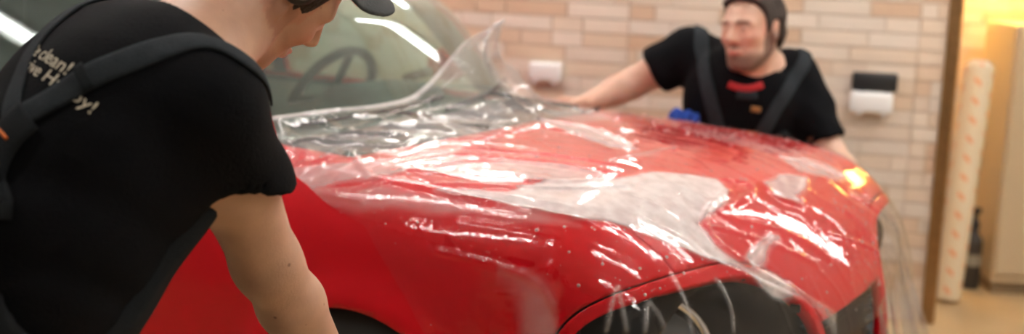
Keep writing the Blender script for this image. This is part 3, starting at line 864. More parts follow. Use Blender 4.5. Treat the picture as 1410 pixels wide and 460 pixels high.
milky_glare = np.maximum(milky_glare, mask * (.14 + .40 * np.clip(fold, 0, 1) ** 3))
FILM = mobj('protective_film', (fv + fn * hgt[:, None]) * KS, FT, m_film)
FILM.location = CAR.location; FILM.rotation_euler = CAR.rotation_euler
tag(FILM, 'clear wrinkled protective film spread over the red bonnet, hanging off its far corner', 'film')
set_attr(FILM, 'milky_glare', milky_glare)
# the free edge hanging off the far front corner
path = smooth_pts([(.90, .02, .62), (.865, .22, .64), (.825, .40, .66), (.775, .56, .69), (.72, .69, .715), (.62, .775, .76), (.48, .83, .80), (.30, .85, .83)])
NS, ND = 160, 50
pp = np.array(path); seg = np.concatenate([[0], np.cumsum(np.linalg.norm(np.diff(pp, axis=0), axis=1))])
sa = np.linspace(0, seg[-1], NS)
pc = np.stack([np.interp(sa, seg, pp[:, i]) for i in range(3)], 1)
tg = np.gradient(pc, axis=0); nrm = np.stack([-tg[:, 1], tg[:, 0], 0 * tg[:, 0]], 1) * -1
nrm /= np.linalg.norm(nrm, axis=1)[:, None]
V = []
for j in range(ND):
    w = j / (ND - 1)
    ramp = np.clip((sa - .05) / .25, 0, 1)
    depth = (.10 + .24 * ramp + .03 * np.sin(sa * 17))
    outw = .014 + .10 * w ** 1.1 * (.25 + .75 * ramp) + .030 * w ** .7 * np.sin(sa * 46 + 1.5 * np.sin(sa * 13)) + .012 * w * np.sin(sa * 90 + w * 4)
    q = pc + nrm * outw[:, None] + np.stack([0 * sa, 0 * sa, -w * depth + .016 * (1 - w) ** 3], 1)
    V.append(q)
V = np.concatenate(V) * KS
F = []
for j in range(ND - 1):
    for i in range(NS - 1):
        F.append((j * NS + i, j * NS + i + 1, (j + 1) * NS + i + 1, (j + 1) * NS + i))
DR = mobj('hanging_edge', V, F, m_film, FILM)
set_attr(DR, 'milky_glare', np.full(len(V), .06))
# droplets of soapy water on and under the film
rs = np.random.RandomState(5)
pick = rs.choice(len(fv), 9000, replace=False)
dens = .25 + .75 * (wob(fv[pick], 6, 41) > .2)
ok = (rs.rand(len(pick)) < dens) & (fv[pick][:, 0] > -.25) & (fn[pick][:, 2] > .3) & (sup(fv[pick], 1.0) > 0) & (milky_glare[pick] < .15)
pick = pick[ok][:1500]
DV = []; DF = []
ring = 7
for i in pick:
    r = .0012 + .0035 * rs.rand() ** 4
    n = fn[i]; a = np.array([1., 0, 0]) - n * n[0]; a /= np.linalg.norm(a); b_ = np.cross(n, a)
    c = (fv[i] + n * hgt[i]); b0 = len(DV)
    for rr, hh in ((1, 0), (.75, .45)):
        for k in range(ring):
            an = 2 * PI * k / ring; DV.append((c + r * rr * (math.cos(an) * a + math.sin(an) * b_) + n * r * hh) * KS)
    DV.append((c + n * r * .65) * KS)
    for k in range(ring):
        DF.append((b0 + k, b0 + (k + 1) % ring, b0 + ring + (k + 1) % ring, b0 + ring + k)); DF.append((b0 + ring + k, b0 + ring + (k + 1) % ring, b0 + 2 * ring))
m_drop = mat('water_droplet', (.86, .86, .86), .08, spec=1.0)
m_drop.node_tree.nodes['Principled BSDF'].inputs['Transmission Weight'].default_value = .6
m_drop.node_tree.nodes['Principled BSDF'].inputs['IOR'].default_value = 1.33
DP = mobj('droplets', np.array(DV, np.float32), DF, m_drop, FILM); DP['kind'] = 'stuff'
# ------------------------------------------------------------------ people
def skin_material(name, base, stubble):
    m = bpy.data.materials.new(name); m.use_nodes = True
    nt = m.node_tree; p = nt.nodes['Principled BSDF']
    p.inputs['Roughness'].default_value = .48; p.inputs['Subsurface Weight'].default_value = .12
    p.inputs['Subsurface Radius'].default_value = (.01, .004, .002); p.inputs['Subsurface Scale'].default_value = 1
    tc = nt.nodes.new('ShaderNodeTexCoord'); nz = nt.nodes.new('ShaderNodeTexNoise'); nz.inputs['Scale'].default_value = 28; nz.inputs['Detail'].default_value = 5
    nt.links.new(tc.outputs['Object'], nz.inputs['Vector'])
    mr = nt.nodes.new('ShaderNodeMapRange'); mr.inputs[3].default_value = .82; mr.inputs[4].default_value = 1.15
    nt.links.new(nz.outputs['Fac'], mr.inputs[0])
    sc = nt.nodes.new('ShaderNodeVectorMath'); sc.operation = 'SCALE'; sc.inputs[0].default_value = base
    nt.links.new(mr.outputs[0], sc.inputs['Scale'])
    last = sc.outputs[0]
    # moles
    vo = nt.nodes.new('ShaderNodeTexVoronoi'); vo.inputs['Scale'].default_value = 26
    nt.links.new(tc.outputs['Object'], vo.inputs['Vector'])
    lt = nt.nodes.new('ShaderNodeMapRange'); lt.inputs[1].default_value = .05; lt.inputs[2].default_value = .09; lt.inputs[3].default_value = .7; lt.inputs[4].default_value = 0
    nt.links.new(vo.outputs['Distance'], lt.inputs[0])
    for fac, col in ((lt.outputs[0], (.16, .06, .035)), ('lips', (.50, .17, .14)), ('ruddy', (.62, .22, .15)), ('stubble', stubble)):
        mx = nt.nodes.new('ShaderNodeMix'); mx.data_type = 'RGBA'
        nt.links.new(last, mx.inputs[6]); mx.inputs[7].default_value = (*col, 1)
        if isinstance(fac, str):
            at = nt.nodes.new('ShaderNodeAttribute'); at.attribute_name = fac; fac = at.outputs['Fac']
        nt.links.new(fac, mx.inputs[0]); last = mx.outputs[2]
    nt.links.new(last, p.inputs['Base Color'])
    n2 = nt.nodes.new('ShaderNodeTexNoise'); n2.inputs['Scale'].default_value = 220; nt.links.new(tc.outputs['Object'], n2.inputs['Vector'])
    b = nt.nodes.new('ShaderNodeBump'); b.inputs['Strength'].default_value = .12; b.inputs['Distance'].default_value = .004
    nt.links.new(n2.outputs['Fac'], b.inputs['Height']); nt.links.new(b.outputs[0], p.inputs['Normal'])
    return m
m_shirt = mat('black_cotton', (.0045, .005, .0065), .9, spec=.12, bump=.25, bscale=260)
m_overall = mat('charcoal_workwear', (.015, .018, .021), .85, spec=.15, bump=.3, bscale=320, var=.25, vscale=30)
m_strap = mat('grey_webbing', (.028, .035, .041), .85, spec=.15, bump=.4, bscale=420, var=.3, vscale=60)
m_print = mat('cream_print', (.80, .72, .56), .7)
m_orange = mat('orange_piping', (.85, .20, .03), .6)
m_hair = mat('dark_brown_hair', (.035, .020, .013), .6, bump=1.0, bscale=160, var=.4, vscale=120)
m_eye = mat('eye_white', (.80, .78, .74), .15)
m_iris = mat('dark_iris', (.05, .03, .02), .1)
m_shoe = mat('black_leather', (.015, .014, .013), .45)

def unit(v): v = np.asarray(v, float); return v / np.linalg.norm(v)
def frame(fwd, up):
    f = unit(fwd); l = unit(np.cross(up, f)); u = np.cross(f, l)
    return np.stack([f, l, u])           # rows: forward, left, up

def head_sdf(P, full=True):
    """P in head axes (x forward, y left, z up), metres, origin between the ears"""
    x, y, z = P[:, 0], P[:, 1], P[:, 2]; Q = P.copy(); Q[:, 1] = np.abs(y)
    d = ell(P, (-.012, 0, .032), (.100, .078, .086))
    d = smin(d, ell(P, (.028, 0, -.030), (.062, .060, .078)), .04)
    d = smin(d, ell(P, (.034, 0, -.078), (.046, .046, .034)), .03)
    d = smin(d, sph(P, (.074, 0, -.104), .015), .03)
    d = smin(d, cone(Q, (-.005, .056, -.055), (.055, .026, -.103), .014, .013), .03)         # jaw line
    d = smin(d, ell(Q, (.060, .040, -.022), (.022, .020, .016)), .025)                          # cheekbones
    d = smin(d, cone(Q, (.089, .008, .022), (.072, .048, .020), .010, .009), .016)            # brow
    d = smax(d, -ell(Q, (.096, .031, .002), (.018, .018, .012)), .016)                          # eye sockets
    d = smin(d, ell(Q, (.077, .031, .0005), (.0125, .0150, .0105)), .006)                        # lids
    d = smin(d, cone(P, (.090, 0, .014), (.112, 0, -.026), .008, .0115), .014)               # nose
    d = smin(d, ell(Q, (.099, .012, -.031), (.012, .008, .008)), .008)
    d = smax(d, -ell(Q, (.104, .0065, -.040), (.006, .004, .006)), .004)
    d = smin(d, cone(Q, (.098, .003, -.060), (.086, .020, -.064), .0065, .0035), .008)        # lips
    d = smin(d, cone(Q, (.096, .0, -.071), (.085, .019, -.067), .0075, .0035), .008)
    d = smax(d, -cone(Q, (.106, .0, -.0655), (.091, .021, -.0655), .0022, .0018), .003)
    e = ell(Q, (-.012, .078, -.006), (.020, .009, .032), frame((1, .35, 0), (-.15, 0, 1)))
    e = smin(e, ell(Q, (-.004, .074, -.032), (.008, .006, .010)), .010)
    e = smax(e, -ell(Q, (-.006, .087, -.001), (.011, .007, .018)), .005)
    return smin(d, e, .007)

FING = [  # base across the palm, lengths, radius
    (.030, (.040, .026, .020), .0088), (.010, (.044, .029, .022), .0090), (-.011, (.041, .027, .021), .0086), (-.030, (.032, .021, .018), .0078)]
class Man:
    def __init__(s, **k): s.__dict__.update(k); s.setup()
    def setup(s):
        for n in ('pelvis', 'chest', 'neck', 'head'):
            setattr(s, n, np.array(getattr(s, n), float))
        s.HM = frame(s.face, s.headup)
        s.sp = unit(s.neck - s.pelvis)
        s.TM = frame(np.array(s.front) - s.sp * np.dot(s.front, s.sp), s.sp)      # chest axes
        s.spl = unit(s.chest - s.pelvis)
        s.PM = frame(np.array(s.front) - s.spl * np.dot(s.front, s.spl), s.spl)
        s.shoulder = {k: np.array(v, float) for k, v in s.shoulder.items()}
        s.elbow = {k: np.array(v, float) for k, v in s.elbow.items()}
        s.wrist = {k: np.array(v, float) for k, v in s.wrist.items()}
        s.hips = {1: s.pelvis + s.PM[1] * .10 - s.PM[2] * .02, -1: s.pelvis - s.PM[1] * .10 - s.PM[2] * .02}
        s.knee = {k: np.array(v, float) for k, v in s.knee.items()}
        s.ankle = {k: np.array(v, float) for k, v in s.ankle.items()}
        s.hand_segs = {}
        for sd in (1, -1):
            ax = unit(s.hand_dir[sd]); pn = unit(np.array(s.palm[sd]) - ax * np.dot(s.palm[sd], ax))   # palm normal
            ac = np.cross(pn, ax) * sd * s.flip                                                      # towards the thumb
            w = s.wrist[sd]; segs = []
            for b, (bo, ln, r) in enumerate(FING):
                p = w + ax * (.092 - abs(bo) * .16) + ac * bo; an = .12
                segs.append((w + ax * .02 + ac * bo * .55, p, .014, .0125))
                dirv = unit(ax + ac * bo * 2.2)
                for i, l in enumerate(ln):
                    an += s.curl[sd] * (1, 1.15, .8)[i]
                    q = p + l * (math.cos(an) * dirv + math.sin(an) * pn)
                    segs.append((p, q, r * (1 - .08 * i), r * (1 - .08 * (i + 1)))); p = q
            p = w + ax * .025 + ac * .020; segs.append((w + ax * .01, p, .016, .015))
            t1 = unit(ax * .62 + ac * .70 + pn * .30); q = p + .046 * t1; segs.append((p, q, .0145, .011))
            t2 = unit(ax * .85 + ac * .35 + pn * .38); q2 = q + .034 * t2; segs.append((q, q2, .0108, .0100))
            t3 = unit(ax * .95 + ac * .1 + pn * .40); segs.append((q2, q2 + .026 * t3, .0100, .0082))
            s.hand_segs[sd] = (segs, w)
    def torso(s, P, g=0.0):
        d = ell(P, s.chest - .00 * s.TM[0], (.122 * s.bulk + g, .180 * s.bulk + g, .235 + g), s.TM)
        mid = (s.chest + s.pelvis) / 2
        d = smin(d, ell(P, mid + s.PM[0] * .006 * s.bulk, (.128 * s.bulk + g, .168 * s.bulk + g, .20 + g), s.PM), .09)
        d = smin(d, ell(P, s.pelvis, (.128 * s.bulk + g, .170 * s.bulk + g, .15 + g), s.PM), .08)
        nb = s.neck - s.TM[2] * .02
        for sd in (1, -1):
            sh = s.shoulder[sd]
            d = smin(d, cone(P, nb - s.TM[2] * .04, sh, .054 + g, .060 + g), .05)
            d = smin(d, ell(P, s.chest * .55 + sh * .45 - s.TM[0] * .045, (.07 + g, .09 + g, .11 + g), s.TM), .06)
            d = smin(d, ell(P, s.chest * .6 + sh * .4 + s.TM[0] * .05, (.06 + g, .08 + g, .08 + g), s.TM), .06)
        return d
    def arm(s, P, sd, g=0.0, upto=1.0, k=.03):
        a, b, c = s.shoulder[sd], s.elbow[sd], s.wrist[sd]
        m = a * .55 + b * .45
        d = cone(P, a, m, s.r_sh + g, s.r_up + g)
        d = smin(d, cone(P, m, b, s.r_up + g, s.r_el + g), .02)
        if upto > 1:
            fm = b * .68 + c * .32
            d = smin(d, cone(P, b, fm, s.r_el * .98 + g, s.r_fo + g), .03)
            d = smin(d, cone(P, fm, c, s.r_fo + g, s.r_wr + g), .02)
        return d
    def hand(s, P, sd):
        segs, w = s.hand_segs[sd]
        near = np.linalg.norm(P - w.astype(np.float32), axis=1) < .30
        d = np.full(len(P), 1., np.float32)
        if near.any():
            Q = P[near]; dd = None
            for i, (a, b, ra, rb) in enumerate(segs):
                e = cone(Q, a, b, ra, rb); dd = e if dd is None else smin(dd, e, .006)
            d[near] = dd
        return d
    def legs(s, P, g=0.0):
        d = None
        for sd in (1, -1):
            h, k, a = s.hips[sd], s.knee[sd], s.ankle[sd]
            e = smin(cone(P, h, k, .095 * s.bulk + g, .062 + g), cone(P, k, a, .062 + g, .045 + g), .03)
            d = e if d is None else smin(d, e, .02)
        return d
    def headf(s, P):
        Q = ((P - s.head.astype(np.float32)) @ s.HM.T.astype(np.float32)) / s.hs
        near = np.abs(Q).max(1) < .25
        d = np.full(len(P), .2, np.float32)
        if near.any(): d[near] = head_sdf(Q[near]) * s.hs
        return d
    def hp(s, p): return s.head + (np.array(p) * s.hs) @ s.HM
    def neckf(s, P):
        d = cone(P, s.neck - s.TM[2] * .05, s.hp((-.022, 0, -.035)), s.r_neck * 1.12, s.r_neck)
        return smin(d, cone(P, s.neck - s.TM[2] * .02 + s.TM[0] * .01, s.hp((.008, 0, -.06)), s.r_neck * .95, s.r_neck * .82), .03)
    def skin(s, P):
        d = smin(s.torso(P), s.neckf(P), .05)
        d = smin(d, s.headf(P), .022)
        for sd in (1, -1):
            d = smin(d, s.arm(P, sd, 0, 2), .05)
            d = smin(d, s.hand(P, sd), .014)
            f = s.ankle[sd]
        d = smin(d, s.legs(P), .05)
        for sd in (1, -1):
            d = smin(d, cone(P, s.ankle[sd] - np.array([0, 0, .03]), s.ankle[sd] + np.array([*s.toe, -.045]), .035, .026), .02)
        return d
    def sleeve_t(s, P, sd):
        a, b = s.shoulder[sd], s.elbow[sd]; ax = unit(b - a)
        return (P - a.astype(np.float32)) @ ax.astype(np.float32), np.linalg.norm(b - a)
    def shirt(s, P):
        g = .012
        d = s.torso(P, g)
        # drag folds across the trunk
        for sd in (1, -1):
            t, L = s.sleeve_t(P, sd)
            cut = L * s.sleeve[sd]
            e = s.arm(P, sd, .015, 1)
            e = e - .005 * np.clip(t / cut, 0, 1.2)
            t2 = t - cut
            if sd in s.hem_n:
                hn = unit(s.hem_n[sd]); hc = s.shoulder[sd] + unit(s.elbow[sd] - s.shoulder[sd]) * cut
                t2 = (P - hc.astype(np.float32)) @ hn.astype(np.float32)
            e = np.maximum(e, t2)
            hole = np.maximum(s.arm(P, sd, .007, 2), -.03 - t2)
            d = smin(d, e, .03)
            d = np.maximum(d, -hole)
        # neck opening
        nk = np.maximum(s.neckf(P) - .008, -((P - s.neck.astype(np.float32)) @ s.TM[2].astype(np.float32)) + s.collar)
        d = np.maximum(d, -nk)
        hq = (P - s.pelvis.astype(np.float32)) @ s.PM[2].astype(np.float32)
        d = np.maximum(d, -hq - .02)
        ax = np.array(s.fold, np.float32); pr = P @ ax
        amp = .0045
        w = np.sin(pr * 62 + 2.2 * wob(P, 9, 3)); d = d + amp * np.clip(w, -.3, 1) * np.clip(.6 + .7 * wob(P, 7, 6), 0, 1)
        return d
    def overalls(s, P):
        d = smin(s.legs(P, .022), smin(ell(P, s.pelvis, (.128 * s.bulk + .026, .170 * s.bulk + .026, .15 + .026), s.PM), s.torso(P, .024), .03), .05)
        q = (P - s.pelvis.astype(np.float32)) @ s.PM.T.astype(np.float32)     # forward, left, up
        top = s.waist(q[:, 0], q[:, 1])
        d = np.maximum(d, q[:, 2] - top)
        for sd in (1, -1):
            d = np.maximum(d, s.ankle[sd][2] + .0 - P[:, 2] - .02)
        d = d + .004 * np.sin(q[:, 2] * 70 + 3 * wob(P, 10, 9)) * np.clip(wob(P, 6, 8) + .4, 0, 1)
        return d
    def surf(s, P): return np.minimum(s.shirt(P), s.overalls(P))
    def band(s, d, t, sgn): return d

def ribbon(name, f, pts, width, matl, parent, org, lift=.004, thick=.004, nseg=60, nw=9):
    """a strap laid on the surface f = 0 through the points"""
    p = np.array(smooth_pts(pts)); seg = np.concatenate([[0], np.cumsum(np.linalg.norm(np.diff(p, axis=0), axis=1))])
    t = np.linspace(0, seg[-1], nseg); c = np.stack([np.interp(t, seg, p[:, i]) for i in range(3)], 1)
    c = newton(f, c, 6, .004, .05, lift).astype(float)
    for _ in range(3): c[1:-1] = (c[:-2] + 2 * c[1:-1] + c[2:]) / 4
    G, _ = grad(f, c.astype(np.float32), .012); n = G / np.linalg.norm(G, axis=1)[:, None]
    tg = np.gradient(c, axis=0); tg /= np.linalg.norm(tg, axis=1)[:, None]
    w = np.cross(n, tg); w /= np.linalg.norm(w, axis=1)[:, None]
    ww = np.linspace(-.5, .5, nw)
    rows = [newton(f, c + w * (q * width), 4, .006, .03, lift + .0015 * (1 - abs(2 * q) ** 4)) for q in ww]
    V = np.stack(rows, 1).reshape(-1, 3) - np.asarray(org)
    # smooth small fold noise along the strap
    F = [(i * nw + j, i * nw + j + 1, (i + 1) * nw + j + 1, (i + 1) * nw + j) for i in range(nseg - 1) for j in range(nw - 1)]
    o = mobj(name, V, F, matl, parent); solidify(o, thick, 1)
    return o

def add_man(m, name, label, skin_m, h=.0055):
    root_loc = np.array([m.pelvis[0], m.pelvis[1], 0.0])
    root = empty(name, label, 'person', tuple(root_loc))
    def put(nm, V, Q, mt, par=root, smooth=True):
        return mobj(nm, V - root_loc.astype(np.float32) if par is root else V, Q, mt, par, smooth)
    pts = np.array([m.head, m.neck, m.pelvis, *m.elbow.values(), *m.wrist.values(), *m.knee.values(), *m.ankle.values(), *m.shoulder.values(), m.ankle[1] + np.array([*m.toe, 0]), m.ankle[-1] + np.array([*m.toe, 0])])
    lo, hi = pts.min(0) - .26, pts.max(0) + .26; lo[2] = -.01
    V, Q = sdf_mesh(m.skin, lo, hi, h)
    body = put('body', V, Q, skin_m)
    hl = ((V - m.head.astype(np.float32)) @ m.HM.T.astype(np.float32)) / m.hs
    x, y, z = hl[:, 0], np.abs(hl[:, 1]), hl[:, 2]
    inh = (np.abs(hl).max(1) < .13) & (np.abs(head_sdf(hl.astype(np.float32))) < .009)
    lips = inh * np.clip(1.2 - np.sqrt(((x - .097) / .016) ** 2 + (y / .022) ** 2 + ((z + .0655) / .0105) ** 2), 0, 1) * 1.5
    ruddy = inh * np.clip(1 - np.sqrt(((x - .07) / .05) ** 2 + ((z + .02) / .05) ** 2), 0, 1) * .5 + inh * (y > .068) * .35
    beard = inh * np.clip((-.030 - z) / .03, 0, 1) * np.clip((x + .02) / .03, 0, 1) * np.clip((-.105 + .0 - z) / .02 + 2.2, 0, 1)
    moust = inh * np.exp(-((z + .050) / .007) ** 2 - (y / .026) ** 2) * (x > .075)
    side = inh * (x > -.02) * (x < .03) * (z < .01) * np.clip((-.0 - z) / .02 + .3, 0, 1) * (y > .05)
    brow = inh * np.exp(-((z - .022 - .05 * np.clip(.03 - y, -1, 0)) / .0055) ** 2) * (y > .012) * (y < .050) * (x > .06)
    st = np.clip(np.maximum.reduce([beard * m.beard, moust * m.beard, side * m.beard]) * (1 - np.clip(lips, 0, 1)), 0, 1)
    st = np.maximum(st, brow * .85)
    set_attr(body, 'lips', np.clip(lips, 0, .8)); set_attr(body, 'ruddy', np.clip(ruddy * m.ruddy, 0, 1)); set_attr(body, 'stubble', st)
    V, Q = sdf_mesh(m.shirt, lo, hi, .009); shirt = put('shirt', V, Q, m_shirt)
    V, Q = sdf_mesh(m.overalls, lo, hi, .011); ov = put('dungarees', V, Q, m_overall)
    for sd in (1, -1):
        f = lambda P: np.maximum(smin(cone(P, m.ankle[sd] - np.array([0, 0, .02]), m.ankle[sd] + np.array([*m.toe, -.035]) * 1.05, .056, .042), cone(P, m.ankle[sd] + np.array([0, 0, .06]), m.ankle[sd], .060, .056), .03), .003 - P[:, 2])
        a = m.ankle[sd]; V, Q = sdf_mesh(f, (a[0] - .3, a[1] - .3, -.02), (a[0] + .3, a[1] + .3, .3), .011); put('shoe', V, Q, m_shoe)
    # eyes
    for sd in (1, -1):
        c = m.hp((.0765, sd * .031, .001)) - root_loc; b = MB(); fx = Vector(m.HM[0] + m.HM[1] * m.gaze)
        b.lathe([(.0117 * m.hs * math.sin(a), .0117 * m.hs * math.cos(a)) for a in np.linspace(0.001, PI, 12)], c, fx, 16); e = b.build('eye', m_eye, root, True)
        b = MB(); b.lathe([(0, .0119 * m.hs), (.003, .0117 * m.hs), (.0055, .0106 * m.hs)], c, fx, 16); b.build('iris', m_iris, e, True)
    return root, root_loc, put, lo, hi
NEAR = Man(pelvis=(-.692, 1.580, .775), chest=(-.556, 1.650, 1.042), neck=(-.418, 1.718, 1.204), head=(-.344, 1.856, 1.289), hs=1.0,
           face=(.553, .548, -.627), headup=(.723, .058, .688), front=(.883, .469, 0), bulk=1.0,
           shoulder={-1: (-.384, 1.606, 1.135), 1: (-.540, 1.850, 1.175)}, elbow={-1: (-.338, 1.781, .897), 1: (-.665, 1.955, .93)},
           wrist={-1: (-.258, 1.955, .665), 1: (-.61, 1.93, .69)}, hand_dir={-1: (.25, .55, -.8), 1: (.15, -.15, -1)},
           palm={-1: (-.3, .8, .45), 1: (.3, -.95, .1)}, flip=1, curl={-1: .42, 1: .30},
           knee={-1: (-.385, 1.612, .43), 1: (-.475, 1.79, .43)}, ankle={-1: (-.56, 1.50, .085), 1: (-.66, 1.69, .085)}, toe=(.15, .08),
           hem_n={-1: (-.12, 0, -1)}, r_sh=.058, r_up=.054, r_el=.045, r_fo=.047, r_wr=.030, r_neck=.060, sleeve={-1: .46, 1: .55}, collar=.02, fold=(.2, .5, .85),
           waist=lambda f, l: .13 + .13 * np.clip(-f / .13, 0, 1) ** 1.5 + .22 * np.clip((f - .02) / .10, 0, 1) * np.clip((.17 - np.abs(l)) / .05, 0, 1),
           beard=.28, ruddy=1.0, gaze=0.0)
FARM = Man(pelvis=(.92, 4.40, .50), chest=(.742, 4.215, .850), neck=(.779, 4.197, .993), head=(.726, 4.077, 1.126), hs=1.03,
           face=(-.709, -.705, .0), headup=(-.048, .076, .996), front=(-.22, -.975, 0), bulk=1.0,
           shoulder={-1: (.565, 4.280, 1.035), 1: (.890, 4.200, .982)}, elbow={-1: (.385, 4.348, .914), 1: (1.010, 4.107, .737)},
           wrist={-1: (.238, 4.262, .855), 1: (1.075, 3.935, .640)}, hand_dir={-1: (-.9, -.12, .03), 1: (.1, -.85, -.35)},
           palm={-1: (.1, -.3, -.95), 1: (-.9, -.2, -.3)}, flip=1, curl={-1: .22, 1: .45},
           knee={-1: (.50, 4.52, .50), 1: (1.06, 4.32, .48)}, ankle={-1: (.62, 4.72, .085), 1: (1.06, 4.66, .085)}, toe=(-.02, -.17),
           hem_n={}, r_sh=.066, r_up=.060, r_el=.047, r_fo=.046, r_wr=.031, r_neck=.060, sleeve={-1: .58, 1: .84}, collar=.006, fold=(.5, .3, .8),
           waist=lambda f, l: .11 + .30 * np.clip((f + .02) / .10, 0, 1) * np.clip((.17 - np.abs(l)) / .05, 0, 1),
           beard=.80, ruddy=.9, gaze=.15)
skin_near = skin_material('skin_tanned', (.60, .36, .25), (.20, .11, .08))
skin_far = skin_material('skin_fair', (.66, .42, .31), (.09, .05, .035))
near_root, NR, nput, nlo, nhi = add_man(NEAR, 'person', 'person in black t-shirt, dungarees, cap and headset bending in the left foreground', skin_near, .0055)
far_root, FR, fput, flo, fhi = add_man(FARM, 'person', 'bearded person in black t-shirt and dungarees reaching over the far side of the car', skin_far, .0065)
def head_part(m, fl, lo, hi, h=.005):
    """mesh given by a field in head axes, returned in world coordinates"""
    V, Q = sdf_mesh(fl, lo, hi, h)
    return (m.head + (V.astype(float) * m.hs) @ m.HM).astype(np.float32), Q
def hair_field(P, line, th):
    x, y, z = P[:, 0], P[:, 1], P[:, 2]
    d = smin(ell(P, (-.012, 0, .032), (.100 + th, .078 + th * .8, .086 + th)), ell(P, (-.03, 0, -.03), (.075 + th * .5, .064 + th * .4, .06)), .03)
    d = d + .0028 * np.sin(x * 300 + 2 * wob(P, 50, 2)) * (np.abs(wob(P, 60, 5))) - .010 * np.clip((z - .06) / .06, 0, 1) * (th > .01) - .003 * wob(P, 70, 12) * (th > .01)
    zl = np.interp(x, line[0], line[1]).astype(np.float32) + .004 * wob(P, 120, 7)
    return smax(d, zl - z, .006)
HL = ([-.12, -.07, -.045, -.032, .006, .016, .026, .034, .048, .07, .12], [-.065, -.055, -.02, .028, .028, -.008, -.006, .045, .072, .084, .09])
V, Q = head_part(FARM, lambda P: hair_field(P, HL, .013), (-.16, -.13, -.12), (.14, .13, .16)); fput('hair', V, Q, m_hair)
HN = ([-.12, -.06, -.04, -.03, .0, .018, .034, .05, .07, .12], [-.055, -.045, -.02, .022, .024, -.020, -.015, .05, .06, .07])
V, Q = head_part(NEAR, lambda P: hair_field(P, HN, .006), (-.16, -.13, -.12), (.14, .13, .16)); nput('hair', V, Q, m_hair)
# cap
m_cap = mat('cap_cloth', (.035, .042, .045), .85, bump=.3, bscale=400)
m_red = mat('red_cloth', (.45, .02, .025), .8)
def cap_f(P):
    d = np.abs(ell(P, (-.012, 0, .034), (.112, .090, .098)) ) - .0025
    return np.maximum(d, .064 - P[:, 2] - .10 * np.clip(P[:, 0], -.2, 0))
V, Q = head_part(NEAR, cap_f, (-.16, -.13, .02), (.14, .13, .17)); cap = nput('cap', V, Q, m_cap)
def visor_f(P, dz=0.0, th=.003, gr=0.0):
    x, y, z = P[:, 0], P[:, 1], P[:, 2]
    zc = .082 + dz + .55 * np.clip(x - .085, 0, .2) * .35 - 2.6 * y * y
    pl = np.sqrt(((x - .07) / (.088 + gr)) ** 2 + (y / (.083 + gr)) ** 2) - 1
    return np.maximum(np.maximum(np.abs(z - zc) - th, pl * .08), .078 - np.sqrt((x + .012) ** 2 * .72 + y * y))
V, Q = head_part(NEAR, lambda P: visor_f(P), (.0, -.12, .0), (.2, .12, .16), .004); nput('visor', V - NR.astype(np.float32) * 0, Q, m_cap)
V, Q = head_part(NEAR, lambda P: visor_f(P, -.0045, .0015, -.006), (.0, -.12, .0), (.2, .12, .16), .003); nput('visor_lining', V, Q, m_red)
# headset
b = MB()
cx = np.array((-.006, -.078, .026))
loc = lambda p: Vector(NEAR.hp(p) - NR)
axw = Vector(-NEAR.HM[1])
b.lathe([(0, .018), (.016, .017), (.023, .012), (.0265, .004), (.0265, -.006), (.022, -.014)], loc(cx), axw, 28)
hs_ = b.build('headset', m_black_pl, near_root, True)
b = MB(); b.lathe([(.0, .0195), (.011, .019), (.013, .0175)], loc(cx), axw, 24); b.build('earcup_badge', m_grey_pl, hs_, True)
b = MB(); b.lathe([(0, .018), (.016, .017), (.023, .012), (.0265, .004), (.0265, -.006), (.022, -.014)], loc((-.014, .078, .016)), -axw, 28); b.build('earcup', m_black_pl, hs_, True)
b = MB(); b.tube([loc((-.014 - .02 * math.sin(PI * t), -.090 * math.cos(PI * t), .03 + .108 * math.sin(PI * t))) for t in np.linspace(0, 1, 24)], .007, 8); b.build('headband', m_black_pl, hs_, True)
# straps, print and piping on the near person
_n = lambda P: NEAR.surf(P)
ribbon('strap', _n, [(-.594, 1.515, 1.117), (-.565, 1.508, 1.132), (-.535, 1.511, 1.149), (-.5, 1.521, 1.175), (-.461, 1.533, 1.192), (-.422, 1.561, 1.209), (-.382, 1.594, 1.218), (-.347, 1.596, 1.206), (-.331, 1.6, 1.188), (-.335, 1.645, 1.14)],
       .036, m_strap, near_root, NR, .004, .003)
ribbon('strap', _n, [(-.583, 1.508, 1.119), (-.596, 1.55, 1.150), (-.600, 1.60, 1.182), (-.594, 1.66, 1.218), (-.572, 1.73, 1.248), (-.53, 1.78, 1.25), (-.46, 1.82, 1.20), (-.42, 1.80, 1.10)], .028, m_strap, near_root, NR, .004, .003)
ribbon('back_yoke', _n, [(-.560, 1.508, 1.128), (-.575, 1.505, 1.112), (-.596, 1.497, 1.090), (-.605, 1.485, 1.06), (-.615, 1.46, 1.02), (-.63, 1.45, .95)], .055, m_overall, near_root, NR, .007, .003)
ribbon('piping', _n, [(-.612, 1.523, 1.112), (-.598, 1.512, 1.110), (-.588, 1.503, 1.106), (-.579, 1.495, 1.100)], .0045, m_orange, near_root, NR, .010, .0025, 24, 3)
ribbon('buckle', _n, [(-.507, 1.519, 1.17), (-.497, 1.521, 1.177)], .040, m_overall, near_root, NR, .0085, .002, 8)
def lettering(words, o, ex, ey, size, length=None):
    cu = bpy.data.curves.new('lettering', 'FONT'); cu.body = words; cu.size = 1.0
    ob = bpy.data.objects.new('lettering', cu); COL.objects.link(ob)
    dg = bpy.context.evaluated_depsgraph_get(); ev = ob.evaluated_get(dg); me = ev.to_mesh()
    V = np.array([v.co[:] for v in me.vertices]); F = [tuple(p.vertices) for p in me.polygons]; ev.to_mesh_clear(); bpy.data.objects.remove(ob)
    w = V[:, 0].max(); sx = (length / w) if length else size
    return V[:, :1] * sx * np.asarray(ex) + V[:, 1:2] * size * np.asarray(ey) + np.asarray(o), F
e_x = unit(np.array((-.491, 1.494, 1.134)) - np.array((-.603, 1.591, 1.173))); e_y = unit(NEAR.TM[2] - e_x * np.dot(NEAR.TM[2], e_x))
LV, LF = [], []
